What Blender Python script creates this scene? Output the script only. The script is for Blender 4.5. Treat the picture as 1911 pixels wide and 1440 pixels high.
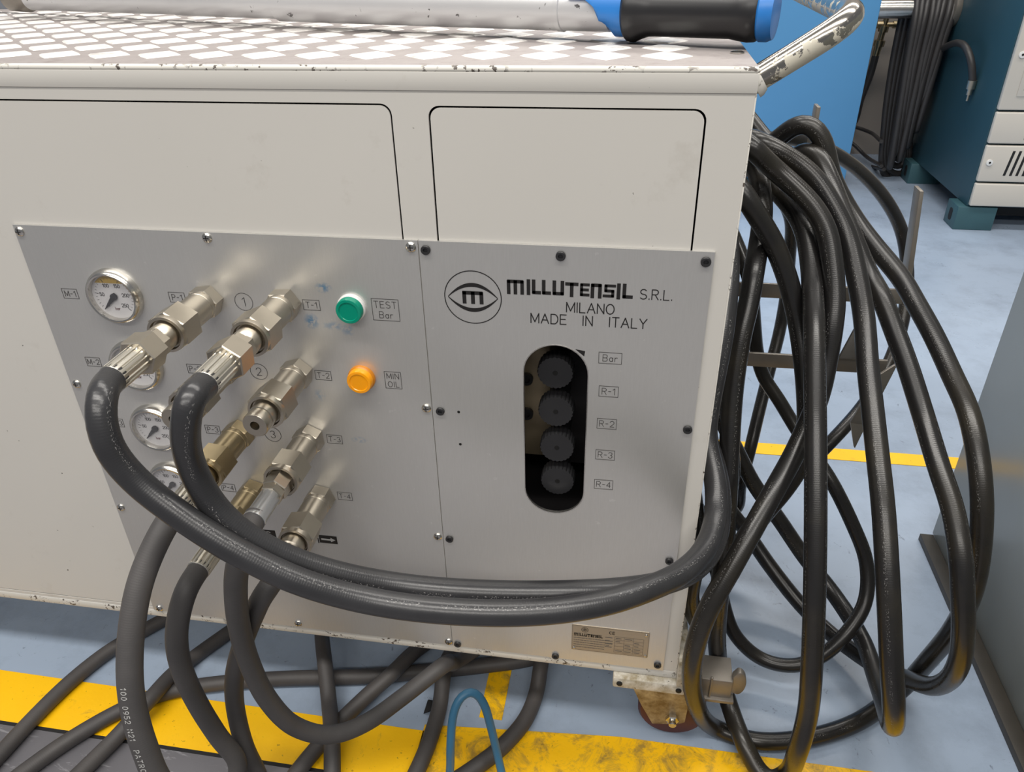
import bpy, bmesh, math, random
from mathutils import Vector, Matrix

for _o in list(bpy.data.objects):
    bpy.data.objects.remove(_o, do_unlink=True)
scene = bpy.context.scene
COL = scene.collection
R = math.radians
rnd = random.Random(7)

# ------------------------------------------------------------------ camera
FPX, PITCH, YAW, ROLL = 1415.636, 0.538251, -0.172079, 0.0217316
CAM = Vector((0.0, -0.8, 1.17))
fw = Vector((math.sin(YAW) * math.cos(PITCH), math.cos(YAW) * math.cos(PITCH), -math.sin(PITCH)))
rt = Vector((math.cos(YAW), -math.sin(YAW), 0.0))
dn = fw.cross(rt)
rt2 = math.cos(ROLL) * rt + math.sin(ROLL) * dn
dn2 = -math.sin(ROLL) * rt + math.cos(ROLL) * dn
cd = bpy.data.cameras.new('camera')
cam = bpy.data.objects.new('camera', cd)
COL.objects.link(cam)
cam.matrix_world = Matrix(((rt2.x, -dn2.x, -fw.x, CAM.x), (rt2.y, -dn2.y, -fw.y, CAM.y),
                           (rt2.z, -dn2.z, -fw.z, CAM.z), (0, 0, 0, 1)))
cd.sensor_fit = 'HORIZONTAL'
cd.sensor_width = 36.0
cd.lens = FPX / 1911.0 * 36.0
cd.clip_start = 0.02
cd.clip_end = 200
scene.camera = cam

# ------------------------------------------------------------------ world, lamps, exposure
scene.view_settings.view_transform = 'Standard'
scene.view_settings.look = 'None'
scene.view_settings.gamma = 1.0
scene.view_settings.use_curve_mapping = False
scene.view_settings.exposure = 0.17
w = bpy.data.worlds.new('hall_daylight')
scene.world = w
w.use_nodes = True
bg = w.node_tree.nodes['Background']
bg.inputs[0].default_value = (0.90, 0.93, 1.0, 1)
bg.inputs[1].default_value = 0.18

def hall_lamp(loc, sx, sy, power, col=(1.0, 0.96, 0.90), tilt=0.0):
    l = bpy.data.lights.new('hall_lamp', 'AREA')
    l.shape = 'RECTANGLE'
    l.size, l.size_y = sx, sy
    l.energy = power
    l.color = col
    o = bpy.data.objects.new('hall_lamp', l)
    COL.objects.link(o)
    o.location = loc
    o.rotation_euler = (tilt, 0, 0)
    return o

hall_lamp((-0.3, -4.4, 4.6), 6.0, 0.6, 205)
hall_lamp((-0.3, -1.5, 4.6), 6.0, 0.5, 185)
hall_lamp((0.4, 1.4, 4.6), 6.0, 0.5, 145)
hall_lamp((1.2, 4.2, 4.6), 6.0, 0.5, 125)

# ------------------------------------------------------------------ materials
MATS = {}
def L(c):
    return tuple(((v / 255.0) / 12.92 if v / 255.0 <= 0.04045 else ((v / 255.0 + 0.055) / 1.055) ** 2.4) for v in c) + (1.0,)

class NT:
    def __init__(s, name, rough=0.5, metal=0.0, spec=0.5):
        s.m = bpy.data.materials.new(name)
        s.m.use_nodes = True
        s.t = s.m.node_tree
        s.b = s.t.nodes['Principled BSDF']
        s.b.inputs['Roughness'].default_value = rough
        s.b.inputs['Metallic'].default_value = metal
        s.b.inputs['Specular IOR Level'].default_value = spec
        s.pos = s.t.nodes.new('ShaderNodeNewGeometry').outputs['Position']
        MATS[name] = s.m
    def n(s, typ, **kw):
        x = s.t.nodes.new(typ)
        for k, v in kw.items():
            setattr(x, k, v)
        return x
    def link(s, a, b):
        s.t.links.new(a, b)
    def scaled(s, sc, src=None):
        x = s.n('ShaderNodeMapping')
        x.inputs['Scale'].default_value = sc
        s.link(src or s.pos, x.inputs['Vector'])
        return x.outputs[0]
    def noise(s, scale, detail=3, rough=0.5, src=None, dist=0.0):
        x = s.n('ShaderNodeTexNoise')
        x.inputs['Scale'].default_value = scale
        x.inputs['Detail'].default_value = detail
        x.inputs['Roughness'].default_value = rough
        x.inputs['Distortion'].default_value = dist
        s.link(src or s.pos, x.inputs['Vector'])
        return x.outputs['Fac']
    def ramp(s, fac, lo, hi, a=0.0, b=1.0):
        x = s.n('ShaderNodeMapRange')
        x.inputs[1].default_value, x.inputs[2].default_value = lo, hi
        x.inputs[3].default_value, x.inputs[4].default_value = a, b
        s.link(fac, x.inputs[0])
        return x.outputs[0]
    def math(s, op, a, b=None):
        x = s.n('ShaderNodeMath', operation=op)
        for i, v in enumerate((a, b)):
            if v is None: continue
            if isinstance(v, (int, float)): x.inputs[i].default_value = v
            else: s.link(v, x.inputs[i])
        return x.outputs[0]
    def mix(s, fac, a, b):
        x = s.n('ShaderNodeMix', data_type='RGBA')
        for i, v in ((0, fac), (6, a), (7, b)):
            if isinstance(v, (int, float)): x.inputs[i].default_value = v
            elif isinstance(v, tuple): x.inputs[i].default_value = v
            else: s.link(v, x.inputs[i])
        return x.outputs[2]
    def color(s, c):
        if isinstance(c, tuple): s.b.inputs['Base Color'].default_value = c
        else: s.link(c, s.b.inputs['Base Color'])
        return s
    def rough(s, r):
        s.link(r, s.b.inputs['Roughness']); return s
    def bump(s, h, strength=0.2, dist=0.001):
        x = s.n('ShaderNodeBump')
        x.inputs['Strength'].default_value = strength
        x.inputs['Distance'].default_value = dist
        s.link(h, x.inputs['Height'])
        s.link(x.outputs[0], s.b.inputs['Normal'])
        return s
    def blob(s, c, rx, rz, soft=0.5):
        """1 inside an ellipse around world point c in the X-Z plane"""
        a = s.n('ShaderNodeVectorMath', operation='SUBTRACT')
        s.link(s.pos, a.inputs[0]); a.inputs[1].default_value = c
        b = s.n('ShaderNodeVectorMath', operation='MULTIPLY')
        s.link(a.outputs[0], b.inputs[0]); b.inputs[1].default_value = (1 / rx, 0, 1 / rz)
        l = s.n('ShaderNodeVectorMath', operation='LENGTH')
        s.link(b.outputs[0], l.inputs[0])
        return s.ramp(l.outputs['Value'], 1.0, 1.0 - soft)

def plain(name, c, rough=0.5, metal=0.0, spec=0.5, var=0.12, vs=40.0):
    t = NT(name, rough, metal, spec)
    d = tuple(v * (1 - var) for v in c[:3]) + (1.0,)
    u = tuple(min(1, v * (1 + var)) for v in c[:3]) + (1.0,)
    t.color(t.mix(t.noise(vs, 4), d, u))
    return t

# cream machine paint with small chips
t = NT('cream_paint', 0.42)
base = t.mix(t.noise(2.2, 4), L((198, 195, 189)), L((207, 204, 198)))
base = t.mix(t.math('MULTIPLY', t.ramp(t.noise(9, 6, 0.7), 0.60, 0.78), 0.35), base, L((160, 152, 140)))
chip = t.ramp(t.noise(85, 2, 0.5), 0.745, 0.765)
t.color(t.mix(chip, base, L((70, 66, 62))))
# edge rail paint: many more chips
t = NT('chipped_paint', 0.45)
base = t.mix(t.noise(6, 4), L((204, 201, 193)), L((216, 213, 206)))
chip = t.math('MULTIPLY', t.ramp(t.noise(150, 3, 0.6), 0.56, 0.59), t.ramp(t.noise(22, 2), 0.46, 0.56))
t.color(t.mix(chip, base, L((84, 76, 70))))
t = NT('dirty_paint', 0.5)
base = t.mix(t.ramp(t.noise(30, 5, 0.65), 0.40, 0.62), L((214, 210, 200)), L((150, 138, 112)))
chip = t.ramp(t.noise(95, 3, 0.6), 0.66, 0.70)
t.color(t.mix(chip, base, L((60, 54, 48))))
t = NT('rusty_fork', 0.45, 0.35)
t.color(t.mix(t.ramp(t.noise(38, 5, 0.65), 0.36, 0.64), L((176, 164, 138)), L((112, 94, 66))))
# brushed aluminium panel with blue marker smudges
t = NT('panel_aluminium', 0.36, 0.72)
base = t.mix(t.noise(3.0, 4), L((206, 205, 202)), L((215, 214, 211)))
fine = t.noise(900, 2, 0.5, t.scaled((1, 1, 0.06)))
base = t.mix(t.math('MULTIPLY', t.ramp(fine, 0.35, 0.75), 0.16), base, L((230, 229, 227)))
scuff = t.ramp(t.noise(70, 3, 0.6), 0.70, 0.74)
base = t.mix(t.math('MULTIPLY', scuff, 0.35), base, L((236, 235, 232)))
sm = None
for c, rx, rz, k in (((-0.3667, 0.0000, 0.8072), .012, .008, .75), ((-0.3891, 0.0000, 0.7614), .011, .012, .85), ((-0.3605, 0.0000, 0.7564), .018, .007, .5),
                     ((-0.3436, 0.0000, 0.7523), .010, .010, .5), ((-0.3955, 0.0000, 0.6530), .010, .010, .35), ((-0.3494, 0.0000, 0.5861), .013, .006, .45)):
    v = t.math('MULTIPLY', t.blob(c, rx, rz, 0.8), t.ramp(t.noise(210, 3), 0.38, 0.55, 0, k))
    sm = v if sm is None else t.math('MAXIMUM', sm, v)
base = t.mix(sm, base, L((84, 150, 196)))
t.color(base)
t.b.inputs['Anisotropic'].default_value = 0.0
t.rough(t.ramp(t.noise(5, 4), 0.3, 0.7, 0.33, 0.41))
plain('bright_steel', L((205, 202, 196)), 0.22, 1.0)
plain('nickel', L((192, 184, 170)), 0.33, 1.0, var=0.08)
plain('old_brass', L((178, 162, 130)), 0.33, 1.0, var=0.15)
plain('ferrule_steel', L((212, 208, 198)), 0.30, 1.0, var=0.06)
plain('alu_ferrule', L((222, 224, 226)), 0.28, 0.9, var=0.04)
plain('bore_black', L((14, 13, 12)), 0.6)
plain('black_print', L((26, 24, 24)), 0.55, var=0.0)
plain('engraving', L((62, 60, 60)), 0.6, var=0.05)
plain('faint_print', L((96, 92, 88)), 0.6, var=0.05)
plain('dial_white', L((226, 224, 224)), 0.5, var=0.02)
plain('dial_yellow', L((206, 170, 70)), 0.5, var=0.02)
plain('red_print', L((120, 90, 90)), 0.5, var=0.0)
plain('interior_dark', L((52, 50, 52)), 0.6)
plain('valve_block', L((176, 160, 132)), 0.4, 0.55, var=0.2, vs=25)
plain('black_plastic', L((40, 40, 42)), 0.42, var=0.1)
plain('green_lens', L((0, 138, 112)), 0.18, var=0.03)
plain('orange_lens', L((255, 164, 8)), 0.18, var=0.02)
plain('orange_collar', L((206, 128, 20)), 0.35, var=0.05)
plain('white_plastic', L((222, 222, 220)), 0.3)
plain('nameplate', L((172, 160, 142)), 0.35, 0.6, var=0.05)
plain('blue_paint', L((90, 152, 202)), 0.42, var=0.05, vs=3)
plain('teal_paint', L((40, 74, 86)), 0.45, var=0.1, vs=4)
plain('teal_foot', L((54, 88, 96)), 0.45, var=0.1, vs=14)
plain('front_beige', L((198, 193, 184)), 0.45, var=0.04, vs=5)
plain('grey_paint', L((142, 146, 143)), 0.28, var=0.06, vs=5)
plain('dark_strip', L((56, 52, 46)), 0.5, var=0.3, vs=30)
plain('bracket_steel', L((136, 130, 122)), 0.42, 0.6, var=0.22, vs=25)
plain('tool_blue', L((44, 122, 200)), 0.35, var=0.03)
plain('tool_black', L((34, 34, 36)), 0.36, var=0.06)
plain('wall_plaster', L((170, 160, 150)), 0.8, var=0.05, vs=3)
plain('far_hose', L((52, 50, 50)), 0.42, var=0.15)
plain('wheel_red', L((78, 36, 34)), 0.5, var=0.2)
plain('blue_hose', L((54, 106, 138)), 0.42, var=0.05)
plain('vent_black', L((22, 22, 24)), 0.7)
plain('light_print', L((176, 176, 174)), 0.6, var=0.0)
# chrome with paint flakes
t = NT('worn_chrome', 0.2, 0.85)
sp_ = t.n('ShaderNodeSeparateXYZ'); t.link(t.t.nodes['Geometry'].outputs['Normal'], sp_.inputs[0])
fl = t.math('ADD', t.noise(60, 5, 0.65), t.math('MULTIPLY', sp_.outputs[2], -0.16))
fl = t.ramp(fl, 0.50, 0.53)
t.color(t.mix(fl, L((186, 180, 170)), L((206, 200, 184))))
t.rough(t.ramp(fl, 0, 1, 0.18, 0.5))
mt = t.ramp(fl, 0, 1, 1.0, 0.1)
t.link(mt, t.b.inputs['Metallic'])
# silver painted tool tube
t = NT('silver_tube', 0.38, 0.35)
b0 = t.mix(t.noise(8, 4), L((190, 190, 192)), L((206, 206, 207)))
t.color(t.mix(t.ramp(t.noise(70, 4, 0.6), 0.66, 0.70), b0, L((84, 82, 82))))
# tread plate
def dirt_and_line(t, base):
    # dark uneven line running roughly along the wrench, and loose dirt
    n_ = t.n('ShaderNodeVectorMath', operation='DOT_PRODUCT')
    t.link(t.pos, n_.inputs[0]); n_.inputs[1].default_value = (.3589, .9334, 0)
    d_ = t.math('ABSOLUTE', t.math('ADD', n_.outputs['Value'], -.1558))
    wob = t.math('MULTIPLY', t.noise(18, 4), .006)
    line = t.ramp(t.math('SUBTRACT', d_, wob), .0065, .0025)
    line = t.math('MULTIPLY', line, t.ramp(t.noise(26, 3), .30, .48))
    base = t.mix(t.math('MULTIPLY', t.ramp(t.noise(34, 6, .7), .55, .72), .45), base, L((112, 100, 94)))
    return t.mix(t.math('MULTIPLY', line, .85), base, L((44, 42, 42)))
t = NT('tread_ground', 0.5, 0.25)
t.color(dirt_and_line(t, t.mix(t.noise(60, 5, 0.7), L((142, 135, 133)), L((168, 161, 159)))))
t = NT('tread_stud', 0.42, 0.2)
t.color(dirt_and_line(t, t.mix(t.ramp(t.noise(120, 4, 0.6), 0.45, 0.75), L((236, 233, 229)), L((208, 203, 198)))))  # near-white colour stands for ceiling lamps reflected in the polished studs
# rubber hoses: UV u = metres along, v = around
def rubber(name, c1, c2, rough, dust=None, marks=0.0, ribs=0.1):
    t = NT(name, rough, 0.0, 0.5)
    uv = t.n('ShaderNodeTexCoord').outputs['UV']
    base = t.mix(t.noise(14, 4, 0.6), c1, c2)
    if dust:
        base = t.mix(t.math('MULTIPLY', t.ramp(t.noise(7, 4, 0.6), 0.45, 0.70), 0.55), base, dust)
    if marks:
        sep = t.n('ShaderNodeSeparateXYZ'); t.link(uv, sep.inputs[0])
        fv = t.math('FRACT', t.math('MULTIPLY', sep.outputs[1], 3.0))
        band = t.math('MULTIPLY', t.ramp(fv, 0.42, 0.44), t.ramp(fv, 0.58, 0.56))
        pr = t.ramp(t.noise(1.0, 2, 0.6, t.scaled((420, 70, 1), uv)), 0.585, 0.615)
        gap = t.ramp(t.noise(1.0, 1, 0.5, t.scaled((16, 0.01, 1), uv)), 0.42, 0.50)
        base = t.mix(t.math('MULTIPLY', t.math('MULTIPLY', pr, band), t.math('MULTIPLY', gap, marks)), base, L((170, 168, 166)))
    t.color(base)
    wv = t.n('ShaderNodeTexWave', wave_type='BANDS', bands_direction='X')
    wv.inputs['Scale'].default_value = 110
    wv.inputs['Distortion'].default_value = 0.6
    t.link(uv, wv.inputs['Vector'])
    h = t.math('ADD', t.math('MULTIPLY', wv.outputs['Fac'], 0.5), t.noise(600, 3))
    t.bump(h, ribs, 0.0006)
    t.rough(t.ramp(t.noise(12, 3), 0.3, 0.7, rough - 0.02, rough + 0.05))
rubber('hose_front', L((40, 40, 42)), L((50, 50, 52)), 0.29, L((58, 58, 60)), 0.5, 0.12)
rubber('hose_coil', L((26, 25, 25)), L((36, 35, 35)), 0.27, L((54, 49, 38)), 0.35, 0.08)
rubber('hose_matte', L((64, 62, 62)), L((76, 74, 74)), 0.55, L((86, 83, 82)), 0.0, 0.12)
rubber('hose_floor', L((60, 58, 58)), L((74, 71, 71)), 0.55, L((84, 80, 78)), 0.0, 0.15)
# floor paint
t = NT('floor_paint', 0.32)
base = t.mix(t.noise(1.6, 5, 0.6), L((145, 160, 180)), L((160, 175, 194)))
dirt = t.ramp(t.noise(5, 8, 0.74), 0.47, 0.70)
base = t.mix(t.math('MULTIPLY', dirt, 0.45), base, L((112, 122, 138)))
scr = t.ramp(t.noise(30, 6, 0.75, dist=1.4), 0.635, 0.68)
base = t.mix(t.math('MULTIPLY', scr, 0.55), base, L((66, 70, 82)))
red = t.math('MULTIPLY', t.ramp(t.noise(10, 2, 0.4), 0.745, 0.765), 0.8)
base = t.mix(red, base, L((214, 98, 112)))
t.color(base)
t.rough(t.ramp(t.noise(4, 5, 0.6), 0.3, 0.7, 0.24, 0.46))
t.bump(t.noise(40, 4), 0.05, 0.002)
def yellow(name, worn):
    t = NT(name, 0.45)
    base = t.mix(t.noise(6, 5, 0.6), L((246, 184, 0)), L((254, 202, 16)))
    d = t.ramp(t.noise(24, 8, 0.8, dist=0.6), *worn)
    base = t.mix(t.math('MULTIPLY', d, 0.7), base, L((96, 86, 66)))
    sp = t.ramp(t.noise(120, 3, 0.6), 0.67, 0.71)
    t.color(t.mix(t.math('MULTIPLY', sp, 0.6), base, L((120, 90, 20))))
    t.bump(t.noise(140, 4), 0.25, 0.001)
yellow('yellow_paint', (0.60, 0.78))
yellow('yellow_worn', (0.47, 0.64))
t = NT('steel_floor_plate', 0.45, 0.3)
base = t.mix(t.noise(5, 5, 0.6), L((100, 99, 104)), L((122, 121, 126)))
sc = t.ramp(t.noise(22, 5, 0.7, t.scaled((0.35, 1.6, 1)), dist=1.5), 0.56, 0.62)
t.color(t.mix(t.math('MULTIPLY', sc, 0.65), base, L((160, 160, 164))))
# clear gauge glass
m = bpy.data.materials.new('gauge_glass'); m.use_nodes = True
tr = m.node_tree; tr.nodes.remove(tr.nodes['Principled BSDF'])
lw = tr.nodes.new('ShaderNodeLayerWeight'); lw.inputs[0].default_value = 0.25
fr = tr.nodes.new('ShaderNodeMapRange'); fr.inputs[3].default_value = 0.04; fr.inputs[4].default_value = 0.55
tr.links.new(lw.outputs['Facing'], fr.inputs[0])
tp = tr.nodes.new('ShaderNodeBsdfTransparent'); gl = tr.nodes.new('ShaderNodeBsdfGlossy')
gl.inputs['Roughness'].default_value = 0.05
mx = tr.nodes.new('ShaderNodeMixShader')
tr.links.new(fr.outputs[0], mx.inputs[0]); tr.links.new(tp.outputs[0], mx.inputs[1]); tr.links.new(gl.outputs[0], mx.inputs[2])
tr.links.new(mx.outputs[0], tr.nodes['Material Output'].inputs[0])
MATS['gauge_glass'] = m

# ------------------------------------------------------------------ geometry helpers
def V(*a):
    return Vector(a if len(a) > 1 else a[0])

class MB:
    def __init__(s):
        s.v, s.f, s.uv = [], [], None
    def add(s, vs, fs):
        o = len(s.v)
        s.v += [tuple(x) for x in vs]
        s.f += [tuple(i + o for i in f) for f in fs]
        return s
    def box(s, x0, x1, y0, y1, z0, z1):
        vs = [(x, y, z) for x in (x0, x1) for y in (y0, y1) for z in (z0, z1)]
        return s.add(vs, [(0, 1, 3, 2), (4, 6, 7, 5), (0, 4, 5, 1), (2, 3, 7, 6), (0, 2, 6, 4), (1, 5, 7, 3)])
    def hexa(s, a, b):
        """loft between two 4-point loops"""
        return s.add(list(a) + list(b), [(3, 2, 1, 0), (4, 5, 6, 7)] + [(i, (i + 1) % 4, 4 + (i + 1) % 4, 4 + i) for i in range(4)])
    def lathe(s, p, d, prof, n=32, ph=0.0, cap0=True, cap1=True):
        """prof: (t, r) along unit direction d from p"""
        p, d = V(p), V(d).normalized()
        a = V(0, 0, 1) if abs(d.z) < 0.9 else V(1, 0, 0)
        u = d.cross(a).normalized(); w_ = d.cross(u)
        vs, fs = [], []
        for (t_, r_) in prof:
            c = p + d * t_
            for i in range(n):
                an = ph + 2 * math.pi * i / n
                vs.append(c + (u * math.cos(an) + w_ * math.sin(an)) * r_)
        for k in range(len(prof) - 1):
            for i in range(n):
                j = (i + 1) % n
                fs.append((k * n + i, k * n + j, (k + 1) * n + j, (k + 1) * n + i))
        if cap0: fs.append(tuple(reversed(range(n))))
        if cap1: fs.append(tuple((len(prof) - 1) * n + i for i in range(n)))
        return s.add(vs, fs)
    def prism(s, poly, axis, a0, a1):
        """poly: list of 2D points; axis 'y' -> (x,z), 'z' -> (x,y), 'x' -> (y,z)"""
        def P(q, a):
            return {'y': (q[0], a, q[1]), 'z': (q[0], q[1], a), 'x': (a, q[0], q[1])}[axis]
        n = len(poly)
        vs = [P(q, a0) for q in poly] + [P(q, a1) for q in poly]
        fs = [tuple(range(n)), tuple(reversed(range(n, 2 * n)))] + [(i, n + i, n + (i + 1) % n, (i + 1) % n) for i in range(n)]
        return s.add(vs, fs)
    def tube(s, path, r, n=20, caps=True, rfun=None):
        """swept tube with UVs; returns the frames"""
        fr = frames(path)
        vs, fs, uv = [], [], []
        for k, (c, t_, a, b, ln) in enumerate(fr):
            rr = rfun(ln) if rfun else r
            for i in range(n):
                an = 2 * math.pi * i / n
                vs.append(c + (a * math.cos(an) + b * math.sin(an)) * rr)
        for k in range(len(fr) - 1):
            for i in range(n):
                j = (i + 1) % n
                fs.append((k * n + i, k * n + j, (k + 1) * n + j, (k + 1) * n + i))
                uv.append([(fr[k][4], i / n), (fr[k][4], (i + 1) / n), (fr[k + 1][4], (i + 1) / n), (fr[k + 1][4], i / n)])
        if caps:
            fs.append(tuple(reversed(range(n)))); uv.append([(0, 0)] * n)
            m_ = (len(fr) - 1) * n
            fs.append(tuple(m_ + i for i in range(n))); uv.append([(0, 0)] * n)
        s.uv = (s.uv or []) + uv
        s.add(vs, fs)
        return fr

def frames(path):
    pts = [V(p) for p in path]
    out, ln = [], 0.0
    a = None
    for i, p in enumerate(pts):
        t_ = (pts[min(i + 1, len(pts) - 1)] - pts[max(i - 1, 0)]).normalized()
        if a is None:
            h = V(0, -1, 0.4) - t_ * V(0, -1, 0.4).dot(t_)
            if h.length < 1e-3: h = V(1, 0, 0) - t_ * t_.x
            a = h.normalized()
        else:
            a = (a - t_ * a.dot(t_)).normalized()
            ln += (p - pts[i - 1]).length
        out.append((p, t_, a, t_.cross(a), ln))
    return out

def spline(pts, step=0.008):
    """centripetal Catmull-Rom through the points, resampled evenly"""
    P = [V(p) for p in pts]
    P = [P[0] * 2 - P[1]] + P + [P[-1] * 2 - P[-2]]
    out = []
    for i in range(1, len(P) - 2):
        p0, p1, p2, p3 = P[i - 1:i + 3]
        t0 = 0.0
        t1 = t0 + max(1e-6, (p1 - p0).length) ** 0.5
        t2 = t1 + max(1e-6, (p2 - p1).length) ** 0.5
        t3 = t2 + max(1e-6, (p3 - p2).length) ** 0.5
        n = max(2, int((p2 - p1).length / step))
        for k in range(n):
            t_ = t1 + (t2 - t1) * k / n
            A1 = p0 * ((t1 - t_) / (t1 - t0)) + p1 * ((t_ - t0) / (t1 - t0))
            A2 = p1 * ((t2 - t_) / (t2 - t1)) + p2 * ((t_ - t1) / (t2 - t1))
            A3 = p2 * ((t3 - t_) / (t3 - t2)) + p3 * ((t_ - t2) / (t3 - t2))
            B1 = A1 * ((t2 - t_) / (t2 - t0)) + A2 * ((t_ - t0) / (t2 - t0))
            B2 = A2 * ((t3 - t_) / (t3 - t1)) + A3 * ((t_ - t1) / (t3 - t1))
            out.append(B1 * ((t2 - t_) / (t2 - t1)) + B2 * ((t_ - t1) / (t2 - t1)))
    out.append(P[-2])
    for _ in range(3):
        out = [out[0]] + [(out[i - 1] + out[i] * 2 + out[i + 1]) / 4 for i in range(1, len(out) - 1)] + [out[-1]]
    return out

WORLD = {}
def mesh_of(name, mb, mat, c=(0, 0, 0), smooth=35, bevel=0.0, seg=2):
    me = bpy.data.meshes.new(name)
    c = V(c)
    me.from_pydata([tuple(V(v) - c) for v in mb.v], [], mb.f)
    if mb.uv:
        lay = me.uv_layers.new(name='UVMap')
        flat = [q for f in mb.uv for p in f for q in p]
        lay.data.foreach_set('uv', flat)
    else:
        bm = bmesh.new(); bm.from_mesh(me)
        bmesh.ops.recalc_face_normals(bm, faces=bm.faces)
        if bevel:
            es = [e for e in bm.edges if len(e.link_faces) == 2 and e.calc_face_angle(0) > 0.5]
            bmesh.ops.bevel(bm, geom=es, offset=bevel, segments=seg, profile=0.5, affect='EDGES', clamp_overlap=True)
        bm.to_mesh(me); bm.free()
    if smooth:
        me.polygons.foreach_set('use_smooth', [True] * len(me.polygons))
        me.set_sharp_from_angle(angle=R(smooth))
    me.materials.append(MATS[mat])
    return me

def place(name, me, loc, parent=None):
    o = bpy.data.objects.new(name, me)
    COL.objects.link(o)
    loc = V(loc)
    WORLD[o.name] = loc
    if parent is not None:
        o.parent = parent
        o.location = loc - WORLD[parent.name]
    else:
        o.location = loc
    return o

def tag(o, label=None, cat=None, group=None, kind=None):
    if label: o['label'] = label
    if cat: o['category'] = cat
    if group: o['group'] = group
    if kind: o['kind'] = kind
    return o

def obj(name, mb, mat, parent=None, smooth=35, bevel=0.0, seg=2, base=False):
    xs = [[v[i] for v in mb.v] for i in range(3)]
    c = V([(min(x) + max(x)) / 2 for x in xs])
    if base: c.z = min(xs[2])
    return place(name, mesh_of(name, mb, mat, c, smooth, bevel, seg), c, parent)

def empty(name, loc, label, cat, group=None):
    o = place(name, None, loc)
    o.empty_display_size = 0.05
    return tag(o, label, cat, group)

def rrect(x0, x1, z0, z1, r, n=6, corners=(1, 1, 1, 1)):
    """rounded rectangle, corners order: bl, br, tr, tl"""
    pts = []
    for k, (cx, cz, a0) in enumerate(((x0, z0, 180), (x1, z0, 270), (x1, z1, 0), (x0, z1, 90))):
        if not corners[k]:
            pts.append((cx, cz)); continue
        ox = cx + (r if cx == x0 else -r); oz = cz + (r if cz == z0 else -r)
        for i in range(n + 1):
            a = R(a0 + 90 * i / n)
            pts.append((ox + r * math.cos(a), oz + r * math.sin(a)))
    return pts

def plate(name, outer, holes, y0, y1, mat, parent, bevel=0.0):
    """flat sheet in the X-Z plane with holes, between y0 (front) and y1"""
    cu = bpy.data.curves.new('sheet', 'CURVE')
    cu.dimensions = '2D'; cu.fill_mode = 'BOTH'
    cu.extrude = (y1 - y0) / 2
    for loop in [outer] + holes:
        sp = cu.splines.new('POLY')
        sp.points.add(len(loop) - 1)
        for q, (x, z) in zip(sp.points, loop):
            q.co = (x, z, 0, 1)
        sp.use_cyclic_u = True
    tmp = bpy.data.objects.new('sheet', cu); COL.objects.link(tmp)
    dg = bpy.context.evaluated_depsgraph_get()
    me = bpy.data.meshes.new_from_object(tmp.evaluated_get(dg))
    bpy.data.objects.remove(tmp); bpy.data.curves.remove(cu)
    ym = (y0 + y1) / 2
    mb = MB()
    mb.add([(v.co.x, ym - v.co.z, v.co.y) for v in me.vertices], [tuple(p.vertices) for p in me.polygons])
    bpy.data.meshes.remove(me)
    return obj(name, mb, mat, parent, smooth=30)

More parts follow.
